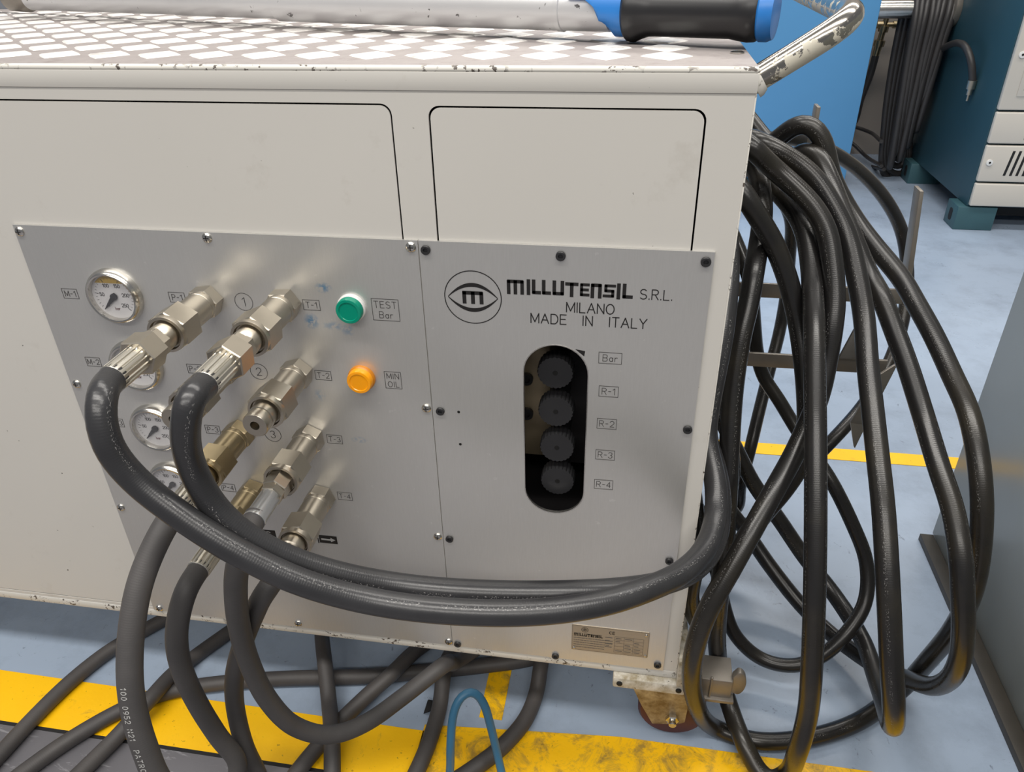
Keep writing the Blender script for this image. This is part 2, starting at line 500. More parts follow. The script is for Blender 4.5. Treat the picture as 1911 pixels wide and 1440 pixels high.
# ---- monoline stroke lettering (unit height, advance widths)
def arc(cx, cy, rx, ry, a0, a1, n=8):
    return [(cx + rx * math.cos(R(a0 + (a1 - a0) * i / n)), cy + ry * math.sin(R(a0 + (a1 - a0) * i / n))) for i in range(n + 1)]
FONT = {
 'A': (.72, [[(0, 0), (.36, 1), (.72, 0)], [(.13, .36), (.59, .36)]]),
 'B': (.6, [[(0, 0), (0, 1), (.38, 1)] + arc(.38, .76, .2, .24, 90, -90, 6) + [(0, .52)], arc(.38, .26, .22, .26, 90, -90, 6) + [(0, 0)]]),
 'C': (.66, [arc(.36, .5, .36, .5, 50, 310, 12)]),
 'D': (.66, [[(0, 0), (0, 1), (.3, 1)] + arc(.3, .5, .36, .5, 90, -90, 10) + [(0, 0)]]),
 'E': (.56, [[(.56, 1), (0, 1), (0, 0), (.56, 0)], [(0, .52), (.48, .52)]]),
 'I': (.06, [[(.03, 0), (.03, 1)]]),
 'L': (.52, [[(0, 1), (0, 0), (.52, 0)]]),
 'M': (.76, [[(0, 0), (0, 1), (.38, .12), (.76, 1), (.76, 0)]]),
 'N': (.62, [[(0, 0), (0, 1), (.62, 0), (.62, 1)]]),
 'O': (.74, [arc(.37, .5, .37, .5, 0, 360, 18)]),
 'P': (.56, [[(0, 0), (0, 1), (.32, 1)] + arc(.32, .74, .24, .26, 90, -90, 6) + [(0, .48)]]),
 'R': (.6, [[(0, 0), (0, 1), (.34, 1)] + arc(.34, .75, .24, .25, 90, -90, 6) + [(0, .5)], [(.3, .5), (.6, 0)]]),
 'S': (.6, [arc(.3, .75, .28, .25, 30, 270, 9) + arc(.3, .25, .3, .25, 90, -150, 9)]),
 'T': (.62, [[(0, 1), (.62, 1)], [(.31, 1), (.31, 0)]]),
 'V': (.66, [[(0, 1), (.33, 0), (.66, 1)]]),
 'Y': (.66, [[(0, 1), (.33, .48), (.66, 1)], [(.33, .48), (.33, 0)]]),
 'a': (.46, [arc(.22, .3, .22, .3, 0, 360, 12), [(.44, .6), (.44, 0)]]),
 'r': (.34, [[(0, 0), (0, .6)], arc(.22, .36, .22, .24, 180, 60, 5)]),
 'b': (.46, [[(0, 0), (0, 1)], arc(.22, .3, .22, .3, 0, 360, 12)]),
 '0': (.56, [arc(.28, .5, .28, .5, 0, 360, 14)]),
 '1': (.3, [[(0, .78), (.26, 1), (.26, 0)]]),
 '2': (.56, [arc(.28, .72, .28, .28, 170, -35, 8) + [(0, 0), (.56, 0)]]),
 '3': (.54, [arc(.26, .76, .26, .24, 160, -80, 8), arc(.26, .26, .28, .26, 80, -160, 9)]),
 '4': (.58, [[(.44, 0), (.44, 1), (0, .3), (.58, .3)]]),
 '5': (.56, [[(.52, 1), (.08, 1), (.04, .56)] + arc(.27, .31, .29, .31, 120, -150, 9)]),
 '9': (.56, [arc(.28, .7, .28, .3, 0, 360, 12), [(.56, .7), (.5, .2), (.2, 0)]]),
 '-': (.34, [[(0, .5), (.34, .5)]]), '.': (.1, [[(.05, 0), (.05, .07)]]), '/': (.4, [[(0, 0), (.4, 1)]]),
 ' ': (.45, []),
}
def stroke_quads(poly, wd):
    out = []
    for (x0, y0), (x1, y1) in zip(poly, poly[1:]):
        dx, dy = x1 - x0, y1 - y0
        l = math.hypot(dx, dy)
        if l < 1e-9: continue
        dx, dy = dx / l * wd / 2, dy / l * wd / 2
        out.append([(x0 - dx * .7 - dy, y0 - dy * .7 + dx), (x0 - dx * .7 + dy, y0 - dy * .7 - dx),
                    (x1 + dx * .7 + dy, y1 + dy * .7 - dx), (x1 + dx * .7 - dy, y1 + dy * .7 + dx)])
    return out
def text_polys(txt, h, sp=0.22, wx=1.0):
    x, out = 0.0, []
    for ch in txt:
        adv, polys = FONT[ch]
        for p in polys:
            out.append([((x + a * wx) * h, b * h) for a, b in p])
        x += adv * wx + sp
    return out, (x - sp) * h
def text_mb(mb, txt, cx, cz, h, wd, y, sp=0.22, wx=1.0):
    """centred lettering on a plane Y = y, facing -Y; x right, z up"""
    polys, wtot = text_polys(txt, h, sp, wx)
    for p in polys:
        strokes_mb(mb, [(a + cx - wtot / 2, b + cz - h / 2) for a, b in p], wd, y)
    return mb
def strokes_mb(mb, poly, wd, y, t=0.0003):
    for k, q in enumerate(stroke_quads(poly, wd)):
        yy = y - 0.00001 * (k % 3)
        mb.add([(a, yy, b) for a, b in q], [(0, 1, 2, 3)])
def poly_mb(mb, poly, y):
    return mb.add([(a, y, b) for a, b in poly], [tuple(range(len(poly)))])

# ================================================================== the setting
def structure(o, label):
    return tag(o, label, kind='structure')

mb = MB().box(-4.0, 6.0, -3.5, 7.0, -0.05, 0.0)
structure(obj('floor', mb, 'floor_paint', smooth=0), 'pale blue-grey painted workshop floor with scuffs')
def strip(name, pts, mat, label, z=0.0012):
    m_ = MB()
    n = len(pts)
    m_.add([(x, y, 0.0002) for x, y in pts] + [(x, y, z) for x, y in pts],
           [tuple(range(n, 2 * n))] + [(i, (i + 1) % n, n + (i + 1) % n, n + i) for i in range(n)])
    structure(obj(name, m_, mat, smooth=0), label)
YB, YF = -0.014, -0.107
strip('trim_1', [(-3.5, YF), (-0.30, YF - .012), (-0.30, YB - .012), (-3.5, YB + .01)], 'yellow_paint', 'bright yellow floor line running along the front of the machine')
strip('trim_2', [(-0.302, YF - .06), (0.75, YF - .06), (0.75, YB + .022), (0.03, YB + .026), (-0.302, YB + .0)], 'yellow_worn', 'scuffed yellow floor line under the machine corner')
strip('trim_3', [(0.0, .875), (2.6, .875), (2.6, .925), (0.0, .925)], 'yellow_paint', 'narrow yellow floor line behind the machine')
strip('trim_4', [(-0.212, .014), (-0.172, .014), (-0.172, .30), (-0.212, .30)], 'yellow_worn', 'short worn yellow mark under the machine', 0.0016)
strip('trim_5', [(-3.6, -3.4), (5.5, -3.4), (5.5, YF - .062), (-.10, YF - .062), (-.30, YF - .0185), (-3.6, YF - .0065)], 'steel_floor_plate', 'scratched grey walkway in front of the yellow line', 0.0009)
strip('trim_6', [(-3.5, YF - .0065), (-.30, YF - .0185), (-.30, YF - .012), (-3.5, YF)], 'vent_black', 'thin black edge between the yellow line and the grey walkway', 0.0010)
mb = MB().box(-4.0, 6.0, 4.06, 4.16, 0.0, 3.2)
structure(obj('wall_back', mb, 'wall_plaster', smooth=0), 'beige plaster wall behind the blue cabinet')

# ================================================================== hydraulic power unit
XR, XL, ZB, ZT, DEP = 0.106, -1.62, 0.18, 1.056, 0.72
unit = empty('hydraulic_unit', (-0.75, 0.36, 0.0), 'cream hydraulic power unit on castors with aluminium panels, gauges and hose couplings', 'machine')
# hollow cabinet shell
mb = MB()
mb.box(XR - .003, XR, 0.003, DEP, ZB, ZT - .004)
mb.box(XL, XL + .003, 0.003, DEP, ZB, ZT - .004)
mb.box(XL + .003, XR - .003, DEP - .003, DEP, ZB, ZT - .004)
mb.box(XL + .003, XR - .003, 0.003, DEP - .003, ZB, ZB + .003)
mb.box(XL + .003, XR - .003, 0.003, DEP - .003, ZT - .008, ZT - .004)
obj('cabinet_shell', mb, 'cream_paint', unit)
# front frame sheet with the two door openings
hl = rrect(XL + .03, -.2610, .2015, 1.0192, .012)
hr = rrect(-.2216, .0622, .44, 1.0177, .012)
plate('front_frame', [(XL, ZB), (XR, ZB), (XR, ZT - .004), (XL, ZT - .004)], [hl, hr], 0.0, 0.003, 'cream_paint', unit)
d = plate('door', rrect(XL + .032, -.2630, .2036, 1.0172, .011), [], 0.0004, 0.0025, 'cream_paint', unit)
d['label'] = 'wide cream front door'
d = plate('door', rrect(-.2196, .0602, .78, 1.0157, .011), [], 0.0004, 0.0025, 'cream_paint', unit)
d['label'] = 'small cream front door'
# folded top rail, chipped along the edge
mb = MB().box(XL, XR + .001, -0.0012, 0.02, 1.0325, 1.0508)
obj('top_rail', mb, 'cream_paint', unit, bevel=0.0006)
mb = MB().box(XL, XR + .0012, -0.00125, 0.0075, 1.0490, ZT + .0004)
obj('rail_edge', mb, 'chipped_paint', unit, bevel=0.0040, seg=4)
mb = MB().box(XR - .0005, XR + .0012, -0.0008, 0.045, ZB, 1.0320)
obj('corner_edge', mb, 'chipped_paint', unit, bevel=0.0006)
mb = MB().box(XL, XR, -0.0008, 0.012, ZB, ZB + .0155)
obj('bottom_rail', mb, 'chipped_paint', unit, bevel=0.002)
# anti-slip tread on top
mb = MB().box(XL, XR, 0.0035, DEP, ZT - .004, ZT + .0005)
tread = obj('tread_plate', mb, 'tread_ground', unit, bevel=0.001)
mb = MB()
p = 0.0640
for i in range(-24, 7):
    for j in range(0, 11):
        cx, cy = -0.3640 + i * p, 0.0370 + .033 + j * p
        if cx > XR - .02 or cx < XL + .02 or cy > DEP - .03: continue
        a, b = .0275, .0310
        ring = [(a, 0), (a * .50, b * .52), (-.003, b), (-a * .56, b * .52), (-a, 0), (-a * .50, -b * .52), (.003, -b), (a * .56, -b * .52)]
        z0, z1 = ZT + .0004, ZT + .0018
        vs = [(cx + x, cy + y, z0) for x, y in ring] + [(cx + x * .86, cy + y * .86, z1) for x, y in ring]
        mb.add(vs, [tuple(range(8, 16))] + [(q, (q + 1) % 8, 8 + (q + 1) % 8, 8 + q) for q in range(8)])
o = obj('tread_stud', mb, 'tread_stud', tread, smooth=0)
tag(o, 'worn tread plate lozenges, ceiling lamp reflection painted white', kind='stuff')
s_ = MB().lathe((0.0935, 0.0926, 1.0568), (0, 0, 1), [(0, .0075), (.0012, .0075), (.0022, .005)], 20)
o = obj('rivet', s_, 'bright_steel', tread)

# --- the two aluminium front panels
PT, PB, PXL, PXM, PXR = 0.8715, 0.1975, -0.7620, -0.2437, 0.0862
left_panel = plate('control_panel', [(PXL, PB), (PXM - .0006, PB), (PXM - .0006, PT), (PXL, PT)], [], -0.003, -0.0001, 'panel_aluminium', unit)
SX, SZ0, SZ1, SR = -0.0843, 0.4906, 0.7475, 0.0390
slot = [(SX + SR * math.cos(R(a)), SZ0 + SR + SR * math.sin(R(a))) for a in range(180, 361, 10)] + \
       [(SX + SR * math.cos(R(a)), SZ1 - SR + SR * math.sin(R(a))) for a in range(0, 181, 10)]
right_panel = plate('brand_panel', [(PXM + .0006, PB), (PXR, PB), (PXR, PT), (PXM + .0006, PT)], [slot], -0.003, -0.0001, 'panel_aluminium', unit)
slot2 = [(SX + (x - SX) * 1.03, (SZ0 + SZ1) / 2 + (z - (SZ0 + SZ1) / 2) * 1.008) for x, z in slot]
plate('slot_rim', slot2, [slot], -0.0034, 0.0006, 'bright_steel', right_panel)

# screws
pan = MB().lathe((0, 0, 0), (0, -1, 0), [(0, .0062), (.0010, .0062), (.0024, .0050), (.0031, .0028), (.0033, .0012)], 20)
pan_me = mesh_of('panel_screw', pan, 'bright_steel')
slotmb = MB().box(-.0034, .0034, -.0034, -.0029, -.0006, .0006).box(-.0006, .0006, -.0034, -.0029, -.0034, .0034)
slot_me = mesh_of('screw_recess', slotmb, 'bore_black')
for q in ((-0.7550, 0.0000, 0.8631), (-0.5036, 0.0000, 0.8646), (-0.2526, 0.0000, 0.8635), (-0.7526, 0.0000, 0.6430), (-0.2513, 0.0000, 0.6450), (-0.7538, 0.0000, 0.4218), (-0.2517, -0.0000, 0.4259), (-0.7510, 0.0000, 0.2029), (-0.5022, 0.0000, 0.2065), (-0.2497, -0.0000, 0.2055)):
    o = place('panel_screw', pan_me, (q[0], -0.003, q[2]), left_panel)
    place('screw_recess', slot_me, (q[0], -0.003, q[2]), o)
sock = MB().lathe((0, 0, 0), (0, -1, 0), [(0, .0056), (.0026, .0056), (.0032, .0050), (.0032, .0028), (.0010, .0026)], 20)
sock_me = mesh_of('socket_screw', sock, 'black_plastic')
for q in ((-0.2350, 0.0000, 0.8610), (-0.0802, 0.0000, 0.8605), (0.0775, 0.0000, 0.8606), (-0.2329, 0.0000, 0.6424), (0.0795, 0.0000, 0.6420), (-0.2344, 0.0000, 0.4240), (0.0763, 0.0000, 0.4232), (-0.2350, 0.0000, 0.2030), (-0.0791, 0.0000, 0.2025), (0.0770, 0.0000, 0.2093)):
    place('socket_screw', sock_me, (q[0], -0.003, q[2]), right_panel)
hole = MB().lathe((0, 0, 0), (0, -1, 0), [(0, .0019), (.0004, .0019)], 12)
hole_me = mesh_of('drill_mark', hole, 'bore_black')
for q in ((-0.2088, 0.0000, 0.6428), (-0.2094, 0.0000, 0.5922)):
    place('drill_mark', hole_me, (q[0], -0.003, q[2]), right_panel)

# --- lettering
YP = -0.0033
def box_label(name, parent, q, wbox, hbox, lines, h, mat='engraving', wd=.0007):
    m_ = MB()
    x, z = q[0], q[2]
    a, b = wbox / 2, hbox / 2
    strokes_mb(m_, [(x - a, z - b), (x + a, z - b), (x + a, z + b), (x - a, z + b), (x - a, z - b)], .0006, YP)
    n = len(lines)
    for k, tx in enumerate(lines):
        text_mb(m_, tx, x, z + (n - 1) * h * .78 - k * h * 1.56, h, wd, YP, .28)
    return obj(name, m_, mat, parent, smooth=0)
for tx, q in (('M-1', (-0.7141, 0.0000, 0.7812)), ('M-2', (-0.7145, 0.0000, 0.6807)), ('M-3', (-0.7109, 0.0000, 0.5822)), ('M-4', (-0.7071, 0.0000, 0.4878)),
              ('P-1', (-0.5638, 0.0000, 0.7840)), ('P-2', (-0.5656, 0.0000, 0.6805)), ('P-3', (-0.5633, 0.0000, 0.5835)), ('P-4', (-0.5630, 0.0000, 0.4812)),
              ('T-1', (-0.3856, 0.0000, 0.7834)), ('T-2', (-0.3856, 0.0000, 0.6839)), ('T-3', (-0.3848, 0.0000, 0.5837)), ('T-4', (-0.3838, 0.0000, 0.4852))):
    box_label('port_label', left_panel, q, .0215, .0135, [tx], .0078)
box_label('lamp_label', left_panel, (-0.2913, 0.0000, 0.7822), .0335, .0285, ['TEST', 'Bar'], .0086)
box_label('lamp_label', left_panel, (-0.2920, 0.0000, 0.6837), .0215, .0245, ['MIN', 'OIL'], .0078)
for tx, q in (('1', (-0.4743, 0.0000, 0.7829)), ('2', (-0.4745, 0.0000, 0.6830)), ('3', (-0.4741, 0.0000, 0.5835)), ('4', (-0.4734, 0.0000, 0.4880))):
    m_ = MB()
    strokes_mb(m_, [(q[0] + .0118 * math.cos(R(a)), q[2] + .0118 * math.sin(R(a))) for a in range(0, 361, 12)], .0006, YP)
    text_mb(m_, tx, q[0], q[2], .0115, .0008, YP)
    obj('circuit_number', m_, 'engraving', left_panel, smooth=0)
# black flow-arrow pictograms beside the lowest coupling
q = (-0.4217, 0.0000, 0.3982)
m_ = MB()
poly_mb(m_, [(q[0] - .0140, q[2] - .0072), (q[0] + .0140, q[2] - .0072), (q[0] + .0140, q[2] + .0078), (q[0] - .0140, q[2] + .0078)], YP)
poly_mb(m_, [(q[0] - .0168, q[2] - .0085), (q[0] - .0148, q[2] - .0085), (q[0] - .0154, q[2] + .0015), (q[0] - .0168, q[2] + .0015)], YP)
arr = obj('flow_arrow_sign', m_, 'black_print', left_panel, smooth=0)
m_ = MB()
poly_mb(m_, [(q[0] - .0108, q[2] - .0013), (q[0] + .0040, q[2] - .0013), (q[0] + .0040, q[2] + .0019), (q[0] - .0108, q[2] + .0019)], YP - .0002)
poly_mb(m_, [(q[0] + .0040, q[2] - .0040), (q[0] + .0112, q[2] + .0003), (q[0] + .0040, q[2] + .0046)], YP - .0002)
obj('arrow_print', m_, 'light_print', arr, smooth=0)
q = (-0.5171, 0.0000, 0.3990)
m_ = MB()
poly_mb(m_, [(q[0] - .008, q[2] - .0075), (q[0] + .012, q[2] - .0075), (q[0] + .012, q[2] + .0065), (q[0] - .0075, q[2] + .0065)], YP)
arr = obj('flow_arrow_sign', m_, 'black_print', left_panel, smooth=0)
m_ = MB()
strokes_mb(m_, [(q[0] + .0005 + .004 * math.cos(R(a)), q[2] - .0005 + .0038 * math.sin(R(a))) for a in range(40, 321, 20)], .0018, YP - .0002)
obj('arrow_print', m_, 'light_print', arr, smooth=0)
q = (-0.5348, 0.0000, 0.4053)
poly = [(q[0], q[2] - .006), (q[0] + .004, q[2] - .010), (q[0] + .003, q[2] + .003), (q[0], q[2] + .006)]
obj('flow_arrow_sign', poly_mb(MB(), poly, YP), 'black_print', left_panel, smooth=0)

for tx, q, wb in (('Bar', (-0.0195, 0.0000, 0.7346), .0270), ('R-1', (-0.0193, 0.0000, 0.6884), .0232), ('R-2', (-0.0194, 0.0000, 0.6412), .0240), ('R-3', (-0.0193, 0.0000, 0.5933), .0240), ('R-4', (-0.0193, 0.0000, 0.5455), .0240)):
    box_label('valve_label', right_panel, q, wb, .0148, [tx], .0088)
# maker's name in heavy square letters
q0, q1 = (-0.1420, 0.0000, 0.8125), (0.0005, 0.0000, 0.8141)
U = (q1[0] - q0[0]) / 1005.0
HH, WD = 117.0, 29.0
hb, lo, hi = WD / 2, WD / 2, HH - WD / 2
def LT(x, w_, kind):
    l, r_ = x + hb, x + w_ - hb
    mid = (lo + hi) / 2
    return {'m': [[(l, 0), (l, hi), (r_, hi), (r_, 0)], [((l + r_) / 2, hi), ((l + r_) / 2, 0)]],
            'I': [[(l, 0), (l, HH)]],
            'L': [[(l, HH), (l, lo), (x + w_, lo)]],
            'U': [[(l, HH), (l, lo), (r_, lo), (r_, HH)]],
            'T': [[(x, hi), (x + w_, hi)], [((l + r_) / 2, hi), ((l + r_) / 2, 0)]],
            'E': [[(x + w_, hi), (l, hi), (l, lo), (x + w_, lo)], [(l, mid), (x + w_ - 6, mid)]],
            'n': [[(l, 0), (l, hi), (r_, hi), (r_, 0)]],
            'S': [[(x + w_, hi), (l, hi), (l, mid), (r_, mid), (r_, lo), (x, lo)]]}[kind]
m_ = MB()
for x, w_, k in ((0, 140, 'm'), (163, 26, 'I'), (205, 64, 'L'), (287, 64, 'L'), (373, 94, 'U'), (485, 86, 'T'), (592, 71, 'E'), (680, 88, 'n'), (785, 86, 'S'), (887, 26, 'I'), (932, 73, 'L')):
    for poly in LT(x, w_, k):
        for qd in stroke_quads(poly, WD if k not in 'ES' else 24.0):
            poly_mb(m_, [(q0[0] + a * U, q0[2] + b * U) for a, b in qd], YP)
obj('maker_name', m_, 'black_print', right_panel, smooth=0)
q = (0.0280, 0.0000, 0.8188)
obj('company_form', text_mb(MB(), 'S.R.L.', q[0], q[2], .0118, .0011, YP, .20), 'black_print', right_panel, smooth=0)
q = (-0.0453, 0.0000, 0.7982)
obj('city_line', text_mb(MB(), 'MILANO', q[0], q[2], .0122, .0012, YP, .21), 'black_print', right_panel, smooth=0)
q = (-0.0472, 0.0000, 0.7820)
m_ = MB()
obj('origin_line', text_mb(m_, 'MADE  IN  ITALY', q[0], q[2], .0122, .0012, YP, .23), 'black_print', right_panel, smooth=0)
# eye emblem
def emblem(parent, c, s, mat, wd=1.0):
    m_ = MB()
    strokes_mb(m_, [(c[0] + s * math.cos(R(a)), c[2] + s * .985 * math.sin(R(a))) for a in range(0, 361, 6)], .0011 * wd, YP)
    N = 24
    for sg in (1, -1):
        outer, inner = [], []
        for i in range(N + 1):
            u_ = -1 + 2 * i / N
            k = 1 - u_ * u_
            outer.append((c[0] + u_ * s * .885, c[2] + sg * (s * .535 * k + s * .012)))
            inner.append((c[0] + u_ * s * .865, c[2] + sg * (s * .405 * k - s * .004)))
        for i in range(N):
            poly_mb(m_, [outer[i], outer[i + 1], inner[i + 1], inner[i]], YP)
    a, b, t_ = s * .37, s * .24, s * .135
    for x in (-a + t_ / 2, 0, a - t_ / 2):
        strokes_mb(m_, [(c[0] + x, c[2] - b + t_ * .35), (c[0] + x, c[2] + b - t_ * .5)], t_, YP)
    strokes_mb(m_, [(c[0] - a + t_ * .4, c[2] + b - t_ / 2), (c[0] + a - t_ * .5, c[2] + b - t_ / 2)], t_, YP)
    return obj('eye_emblem', m_, mat, parent, smooth=0)
emblem(right_panel, (-0.1827, 0.0000, 0.8043), .0338, 'black_print')
q = (-0.0554, 0.0000, 0.7401)
obj('slot_mark', poly_mb(MB(), [(q[0] - .006, q[2] + .004), (q[0] + .006, q[2] + .002), (q[0] + .005, q[2] - .005)], YP), 'black_print', right_panel, smooth=0)

# --- rating plate
c0, c1 = (-0.0548, 0.0000, 0.2771), (0.0590, 0.0000, 0.2242)
x0, x1, z1, z0 = c0[0], c1[0] + .002, c0[2] + .0005, c1[2] - .001
pl = plate('rating_plate', rrect(x0, x1, z0, z1, .002), [], -0.0040, -0.0030, 'nameplate', right_panel)
yy = -0.0043
W_, H_ = x1 - x0, z1 - z0
m_ = MB()
fr_ = [(x0 + .001, z0 + .001), (x1 - .001, z0 + .001), (x1 - .001, z1 - .001), (x0 + .001, z1 - .001), (x0 + .001, z0 + .001)]
strokes_mb(m_, fr_, .0004, yy)
for r_ in range(6):
    zz = z0 + H_ * (.08 + .125 * r_)
    strokes_mb(m_, [(x0 + W_ * .56, zz), (x0 + W_ * .93, zz)], .0004, yy)
for cx in (.56, .68, .80, .93):
    strokes_mb(m_, [(x0 + W_ * cx, z0 + H_ * .08), (x0 + W_ * cx, z0 + H_ * .705)], .0004, yy)
for r_ in range(5):
    zz = z0 + H_ * (.14 + .09 * r_)
    x = x0 + W_ * .03
    while x < x0 + W_ * (.50 if r_ > 1 else .42):
        l = rnd.uniform(.0015, .006)
        strokes_mb(m_, [(x, zz), (x + l, zz)], .0009, yy)
        x += l + .0012
for r_ in range(5):
    for cx in (.44, .575, .695, .815):
        if rnd.random() < .75:
            zz = z0 + H_ * (.14 + .125 * r_)
            strokes_mb(m_, [(x0 + W_ * cx, zz), (x0 + W_ * (cx + rnd.uniform(.05, .09)), zz)], .0011, yy)
obj('plate_print', m_, 'faint_print', pl, smooth=0)
YP_keep, YP = YP, yy
ec = (x0 + W_ * .17, 0, z1 - H_ * .16)
emblem(pl, ec, .0050, 'black_print', .5)
YP = YP_keep
m_ = MB()
for x, w_, k in ((0, 140, 'm'), (163, 26, 'I'), (205, 64, 'L'), (287, 64, 'L'), (373, 94, 'U'), (485, 86, 'T'), (592, 71, 'E'), (680, 88, 'n'), (785, 86, 'S'), (887, 26, 'I'), (932, 73, 'L')):
    u2 = W_ * .37 / 1005
    for poly in LT(x, w_, k):
        for qd in stroke_quads(poly, WD):
            poly_mb(m_, [(x0 + W_ * .03 + a * u2, z1 - H_ * .42 + b * u2 * 1.15) for a, b in qd], yy)
text_mb(m_, 'CE', x0 + W_ * .52, z1 - H_ * .17, .0052, .0009, yy, .3)
obj('plate_lettering', m_, 'black_print', pl, smooth=0)
riv = mesh_of('plate_rivet', MB().lathe((0, 0, 0), (0, -1, 0), [(0, .0022), (.0012, .0018), (.0016, .0008)], 12), 'bright_steel')
for a, b in ((x0 + .004, z0 + .004), (x1 - .004, z0 + .004), (x1 - .005, z1 - .006)):
    place('plate_rivet', riv, (a, -0.004, b), pl)

# --- pressure gauges
def gauge(q, first):
    x, z = q[0], q[2]
    o_ = (x, -0.003, z)
    b_ = MB().lathe(o_, (0, -1, 0), [(0, .0372), (.0030, .0372), (.0062, .0366), (.0105, .0345), (.0118, .0325), (.0112, .0308), (.0065, .0302), (.0040, .0300)], 48, cap1=False)
    g = obj('pressure_gauge', b_, 'bright_steel', unit)
    dl = obj('dial', MB().lathe((x, -0.003, z), (0, -1, 0), [(.0038, .0303), (.0042, .0303)], 40), 'dial_white', g)
    yd = -0.0074
    if first:
        poly = [(x + .0285 * math.cos(R(a)), z + .0285 * math.sin(R(a))) for a in range(40, 141, 5)]
        obj('glycerine_band', poly_mb(MB(), poly, yd), 'dial_yellow', g, smooth=0)
    m_ = MB()
    for k in range(0, 26):
        a = R(225 - 270 * k / 25)
        r0 = .0235 if k % 5 else .0215
        strokes_mb(m_, [(x + r0 * math.cos(a), z + r0 * math.sin(a)), (x + .0258 * math.cos(a), z + .0258 * math.sin(a))], .0005 if k % 5 else .0009, yd)
    for k, tx in enumerate(('0', '50', '100', '150', '200', '250')):
        a = R(225 - 54 * k)
        text_mb(m_, tx, x + .0166 * math.cos(a), z + .0166 * math.sin(a), .0046, .0008, yd, .18)
    obj('scale', m_, 'engraving', dl, smooth=0)
    m_ = MB()
    text_mb(m_, 'bar', x, z - .0165, .0040, .0007, yd, .2)
    obj('unit_print', m_, 'red_print', dl, smooth=0)
    a = R(226)
    dx, dz = math.cos(a), math.sin(a)
    nx, nz = -dz, dx
    yn = -0.0088
    pts = [(-.006, .0026), (-.002, .0038), (.009, .0024), (.0245, .0005), (.0245, -.0005), (.009, -.0024), (-.002, -.0038), (-.006, -.0026)]
    m_ = MB().prism([(x + s * dx + w_ * nx, z + s * dz + w_ * nz) for s, w_ in pts], 'y', yn - .0005, yn)
    m_.lathe((x, -0.0075, z), (0, -1, 0), [(0, .0046), (.0022, .0046), (.0026, .004)], 20)
    obj('needle', m_, 'black_plastic', g)
    obj('glass', MB().lathe((x, -0.003, z), (0, -1, 0), [(.0085, .0303), (.0090, .0303)], 40), 'gauge_glass', g)
for k, q in enumerate(((-0.6498, 0.0000, 0.7824), (-0.6498, 0.0000, 0.6811), (-0.6456, 0.0000, 0.5807), (-0.6421, -0.0000, 0.4817))):
    gauge((-.6485, 0, q[2]), k == 0)

# --- quick couplings on the panel (axis -Y)
def hexm(x, z, y0, y1, rc, ph=0.0, ch=.0016):
    return MB().lathe((x, y0, z), (0, -1, 0), [(0, rc - ch), (ch * .7, rc), (y0 - y1 - ch * .7, rc), (y0 - y1, rc - ch)], 6, ph)
def coupling(x, z, plug, ph, mat='nickel'):
    b_ = hexm(x, z, -0.003, -0.022, .0208, ph)
    c = obj('quick_coupling', b_, mat, unit, smooth=20)
    m_ = MB().lathe((x, -.020, z), (0, -1, 0), [(0, .0180), (.004, .0188), (.008, .0185), (.0085, .0180), (.0095, .0180), (.010, .0185), (.048, .0185)], 36)
    obj('barrel', m_, mat, c)
    obj('sleeve', hexm(x, z, -.064, -.097, .0256, ph + .35, .0016), mat, c, smooth=20)
    m_ = MB().lathe((x, -.095, z), (0, -1, 0), [(0, .0226), (.004, .0228), (.0075, .0222), (.0078, .0190), (.0035, .0180), (.0030, .0160)], 36, cap1=False)
    obj('sleeve_ring', m_, mat, c)
    m_ = MB().lathe((x, -.096, z), (0, -1, 0), [(0, .0181), (.0005, .0181)], 30)
    obj('seal', m_, 'bore_black', c)
    if plug:
        m_ = MB().lathe((x, -.093, z), (0, -1, 0), [(0, .0160), (.022, .0160), (.0225, .0148), (.026, .0148), (.0265, .0156), (.036, .0156), (.0375, .0146), (.0376, .0058), (.022, .0056)], 36, cap1=True)
        o = obj('male_tip', m_, mat, c)
    return c
XP, XT = -.5208, -.4185
ZR = (.7850, .6875, .5850, .4822)
for k, z in enumerate(ZR):
    coupling(XP, z - .001, k == 1, .15 + .2 * k, 'old_brass' if k in (2, 3) else 'nickel')
    coupling(XT, z, k == 1, .05 + .27 * k, 'nickel')

# --- indicator lamps
def lamp(q, mat, collar):
    x, z = q[0], q[2]
    m_ = MB().lathe((x, -.003, z), (0, -1, 0), [(0, .0178), (.004, .0178), (.0052, .0166), (.0062, .0160)], 36)
    b_ = obj('indicator_lamp', m_, collar, unit)
    m_ = MB().lathe((x, -.003, z), (0, -1, 0), [(.004, .0164), (.012, .0164), (.0138, .0154), (.0140, .0122), (.0130, .0115), (.0128, .004)], 36)
    obj('lens', m_, mat, b_)
lamp((-0.3336, -0.0030, 0.7834), 'green_lens', 'white_plastic')
lamp((-0.3330, -0.0030, 0.6848), 'orange_lens', 'orange_collar')

